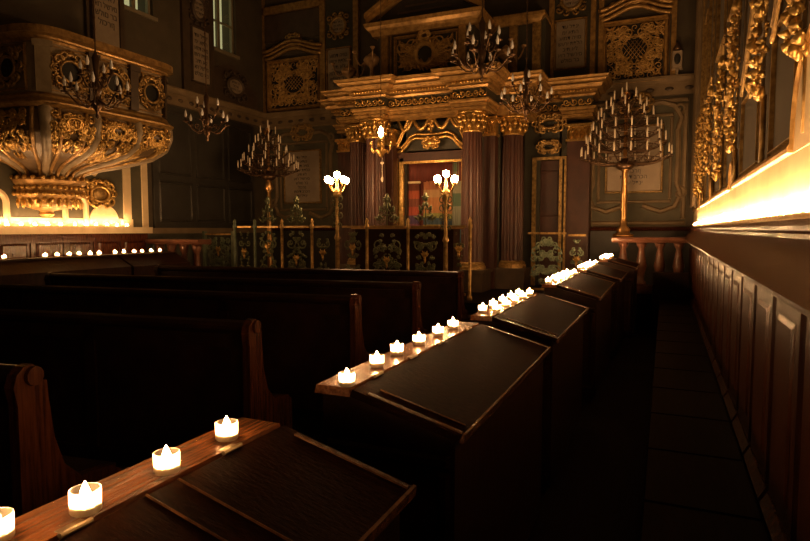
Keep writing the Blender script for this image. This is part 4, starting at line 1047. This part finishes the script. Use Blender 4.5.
# iron railing: sections, each between posts
def rail_section(xa, xb, label, crest=None, zt_=1.5, matn='iron', seed=1, Y=YW, flower=True):
    t = thing('railing_section', ((xa + xb) / 2, Y, PZ), label, 'railing'); g = lambda u, v, h: (u, Y - h, v)
    m = MB(); m.box(xa, Y - .02, zt_ - .03, xb, Y + .02, zt_); m.box(xa, Y - .02, PZ + .06, xb, Y + .02, PZ + .09); m.build('rails', 'gold2', t)
    m = MB(); filigree(m, g, xa + .05, PZ + .1, xb - .05, zt_ - .03, seed, max(10, int((xb - xa) * 55)), .014, True, None, .0)
    w = xb - xa; cu = (xa + xb) / 2
    for s in (1, -1):
        gs = lambda u, v, h, s=s: g(cu + s * u, v, h)
        scroll(m, gs, w * .25, PZ + .35, w * .2, PI, 1.2, -1, .013, 0); scroll(m, gs, w * .25, zt_ - .28, w * .2, PI, 1.2, 1, .013, 0)
    m.build('scrollwork', matn, t, True)
    if flower:
        m = MB()
        fz = PZ + .5 + .09 * (seed % 3)
        for k in range(5): leaf(m, g, cu, fz, .09 + .02 * (k % 2), .035, PI / 2 + (k - 2) * .38, .03, .02)
        leaf(m, g, cu, fz + .01, .1, .04, -PI / 2, .03, .02); m.ell(g(cu, fz, .03), .022, 8); m.build('flower', 'gold', t, True)
    if crest:
        m = MB()
        for s in (1, -1):
            gs = lambda u, v, h, s=s: g(cu + s * u, v, h)
            for a, b, r_ in ((.1, .1, .08), (.2, .08, .07), (.08, .25, .06), (.16, .2, .07), (.05, .37, .05)): a *= min(1, w / .9); scroll(m, gs, a, zt_ + b, r_ * crest * min(1, w / .7), PI * b * 9, 1.2, -1, .011, 0); leaf(m, gs, a, zt_ + b, .1, .05, b * 7, .02)
        m.tube([g(cu, zt_, 0), g(cu, zt_ + .4, 0)], .01, 5); m.ell(g(cu, zt_ + .43, 0), (.03, .03, .045), 8)
        m.build('crest', matn, t, True)
    return t
px_posts = [235, 255, 282, 312, 337, 367, 408, 446, 470]
xs = [at(x, 240, 1, YW).x for x in px_posts]
ll = ['iron railing section at the far left end', 'dense green iron railing section left of the first gilt post', 'iron railing section between the first two gilt posts, scroll crest on top', 'iron railing section just left of the left lit lamp',
      'iron railing section just right of the left lit lamp', 'iron railing section with tall round scroll crest before the left ark column', 'iron railing section before the ark door textiles', 'iron railing section right of the right lit lamp']
for i, l in enumerate(ll): rail_section(xs[i] + (.1 if i in (4, 7) else .06), xs[i + 1] - (.1 if i in (3, 6) else .06), l, {2: 1.0, 5: 1.2, 1: .8, 6: .7}.get(i), seed=40 + i, zt_=1.55)
for i, (x, l) in enumerate(zip(px_posts, ('far left', 'second from left', 'between dense and crested sections', 'left of the left lit lamp', None, 'right of the left lit lamp', 'before the left edge of the ark door', None, 'at the right end'))):
    if not l: continue
    X_ = xs[i]; m = MB(); m.lathe([(.04, 0), (.04, .05), (.024, .07), (.022, 1.0), (.035, 1.02), (.035, 1.06), (.02, 1.08), (.03, 1.12), (.0001, 1.17)], (X_, YW, PZ), 10)
    o = m.build('railing_post', 'gold2' if i > 1 else 'palegreen', smooth=True); tag(o, 'slim gilt railing post ' + l if i > 1 else 'slim green railing post ' + l, 'railing post')
# reading table behind the rail with bright edge
t = thing('reading_table', (at(385, 226, 1, 8.35).x, 8.35, PZ), 'reading table behind the railing with gleaming brass edge', 'table')
x0_, x1_ = at(357, 226, 1, 8.35).x, at(460, 226, 1, 8.35).x
MB().box(x0_, 8.15, 1.50, x1_, 8.55, 1.54).build('tabletop', 'brass', t)
MB().box(x0_ + .05, 8.2, PZ, x1_ - .05, 8.5, 1.5).build('body', 'pew', t)
# right pale green railing before the niche and fretted screen toward the candelabrum
xa, xb = at(528, 240, 1, 9.2).x, at(566, 240, 1, 9.2).x
rail_section(xa, xb, 'pale green iron railing section in front of the red niche door', None, 1.45, 'palegreen', 71, 9.2, False)
xa, xb = at(568, 240, 1, 9.4).x, -1.1
rail_section(xa, xb, 'green iron railing section with gold flower left of the marble balustrade', None, 1.42, 'palegreen', 72, 9.4, True)
# left: green post & section with gold flower, marble balustrade
xa, xb = at(206, 240, 1, 8.6).x, at(232, 240, 1, 8.6).x
rail_section(xa, xb, 'green iron gate with a single gold flower at the left of the railing', None, 1.42, 'palegreen', 73, 8.6, True)
for i, x in enumerate((xa, xb)):
    o = MB().box(x - .03, 8.57, 0, x + .03, 8.63, 1.46).build('gate_post', 'palegreen'); o.location.x = (-.03, .03)[i]; tag(o, 'square pale green post at the %s side of the iron gate' % ('left', 'right')[i], 'post')
def balustrade(x0, x1, Y, z0, z1, n, label):
    t = thing('marble_balustrade', ((x0 + x1) / 2, Y, z0), label, 'balustrade')
    m = MB(); m.sweep([(x0 - .03, Y), (x1 + .03, Y)], [(-.14, z1 - .08), (.12, z1 - .08), (.15, z1 - .05), (.16, z1 - .02), (.15, z1), (-.16, z1), (-.16, z1 - .05)]); m.build('top_slab', 'slab', t)
    MB().box(x0, Y - .14, z0, x1, Y + .14, z0 + .12).build('plinth', 'slab', t)
    hh = z1 - .08 - z0 - .12
    for k in range(n):
        x = x0 + (x1 - x0) * (k + .5) / n
        MB().lathe([(.08, 0), (.08, .05), (.045, .08), (.06, hh * .3), (.085, hh * .45), (.06, hh * .65), (.04, hh * .85), (.07, hh * .93), (.08, hh)], (x, Y, z0 + .12), 14).build('baluster', 'slab', t, True)
balustrade(at(614, 240, 1, 9.95).x, .34, 10.05, PZ, 1.37, 4, 'red marble balustrade with turned balusters at the end of the aisle')
balustrade(LX + .16, at(203, 240, 1, 7.6).x, 7.6, 0, 1.33, 4, 'low marble balustrade with dark gaps beside the left iron gate')
MB().box(-.15, 9.66, 0, .34, 9.84, PZ + .35).build('kneeler', 'pew') and None
tag(bpy.data.objects['kneeler'], 'low dark panelled box in front of the marble balustrade', 'box')
# small white lantern on the cornice at the right
p = at(677, 68, 1, 10.85); t = thing('wall_lantern', (p.x, 10.85, CZ + .02), 'small white box lantern on the cornice beside the right grille', 'lantern')
X_ = p.x; MB().box(X_ - .02, 10.83, CZ + .02, X_ + .02, 10.87, CZ + .1).build('bracket', 'tablet', t)
m = MB(); m.bev(lambda u, v, h: (u, 10.93 - h, v), X_ - .09, CZ + .1, X_ + .09, CZ + .4, 0, .14, .02); m.build('case', 'tablet', t)
m = MB(); m.ell((X_, 10.79, CZ + .25), (.05, .02, .09), 12); m.build('opening', 'black', t, True)
MB().lathe([(.05, 0), (.07, .03), (.03, .1), (.0001, .14)], (X_, 10.86, CZ + .4), 10).build('cap', 'bronze', t, True)

# ------------------------------------------------ world & view
w = bpy.data.worlds.new('world'); sc.world = w; w.use_nodes = True
bg = w.node_tree.nodes['Background']; bg.inputs[0].default_value = (.85, .78, .45, 1); bg.inputs[1].default_value = .6
sc.view_settings.view_transform = 'Standard'; sc.view_settings.look = 'None'; sc.view_settings.exposure = 0.0; sc.view_settings.gamma = 1; sc.view_settings.use_curve_mapping = False
sc.cycles.max_bounces = 6; sc.cycles.sample_clamp_indirect = 4
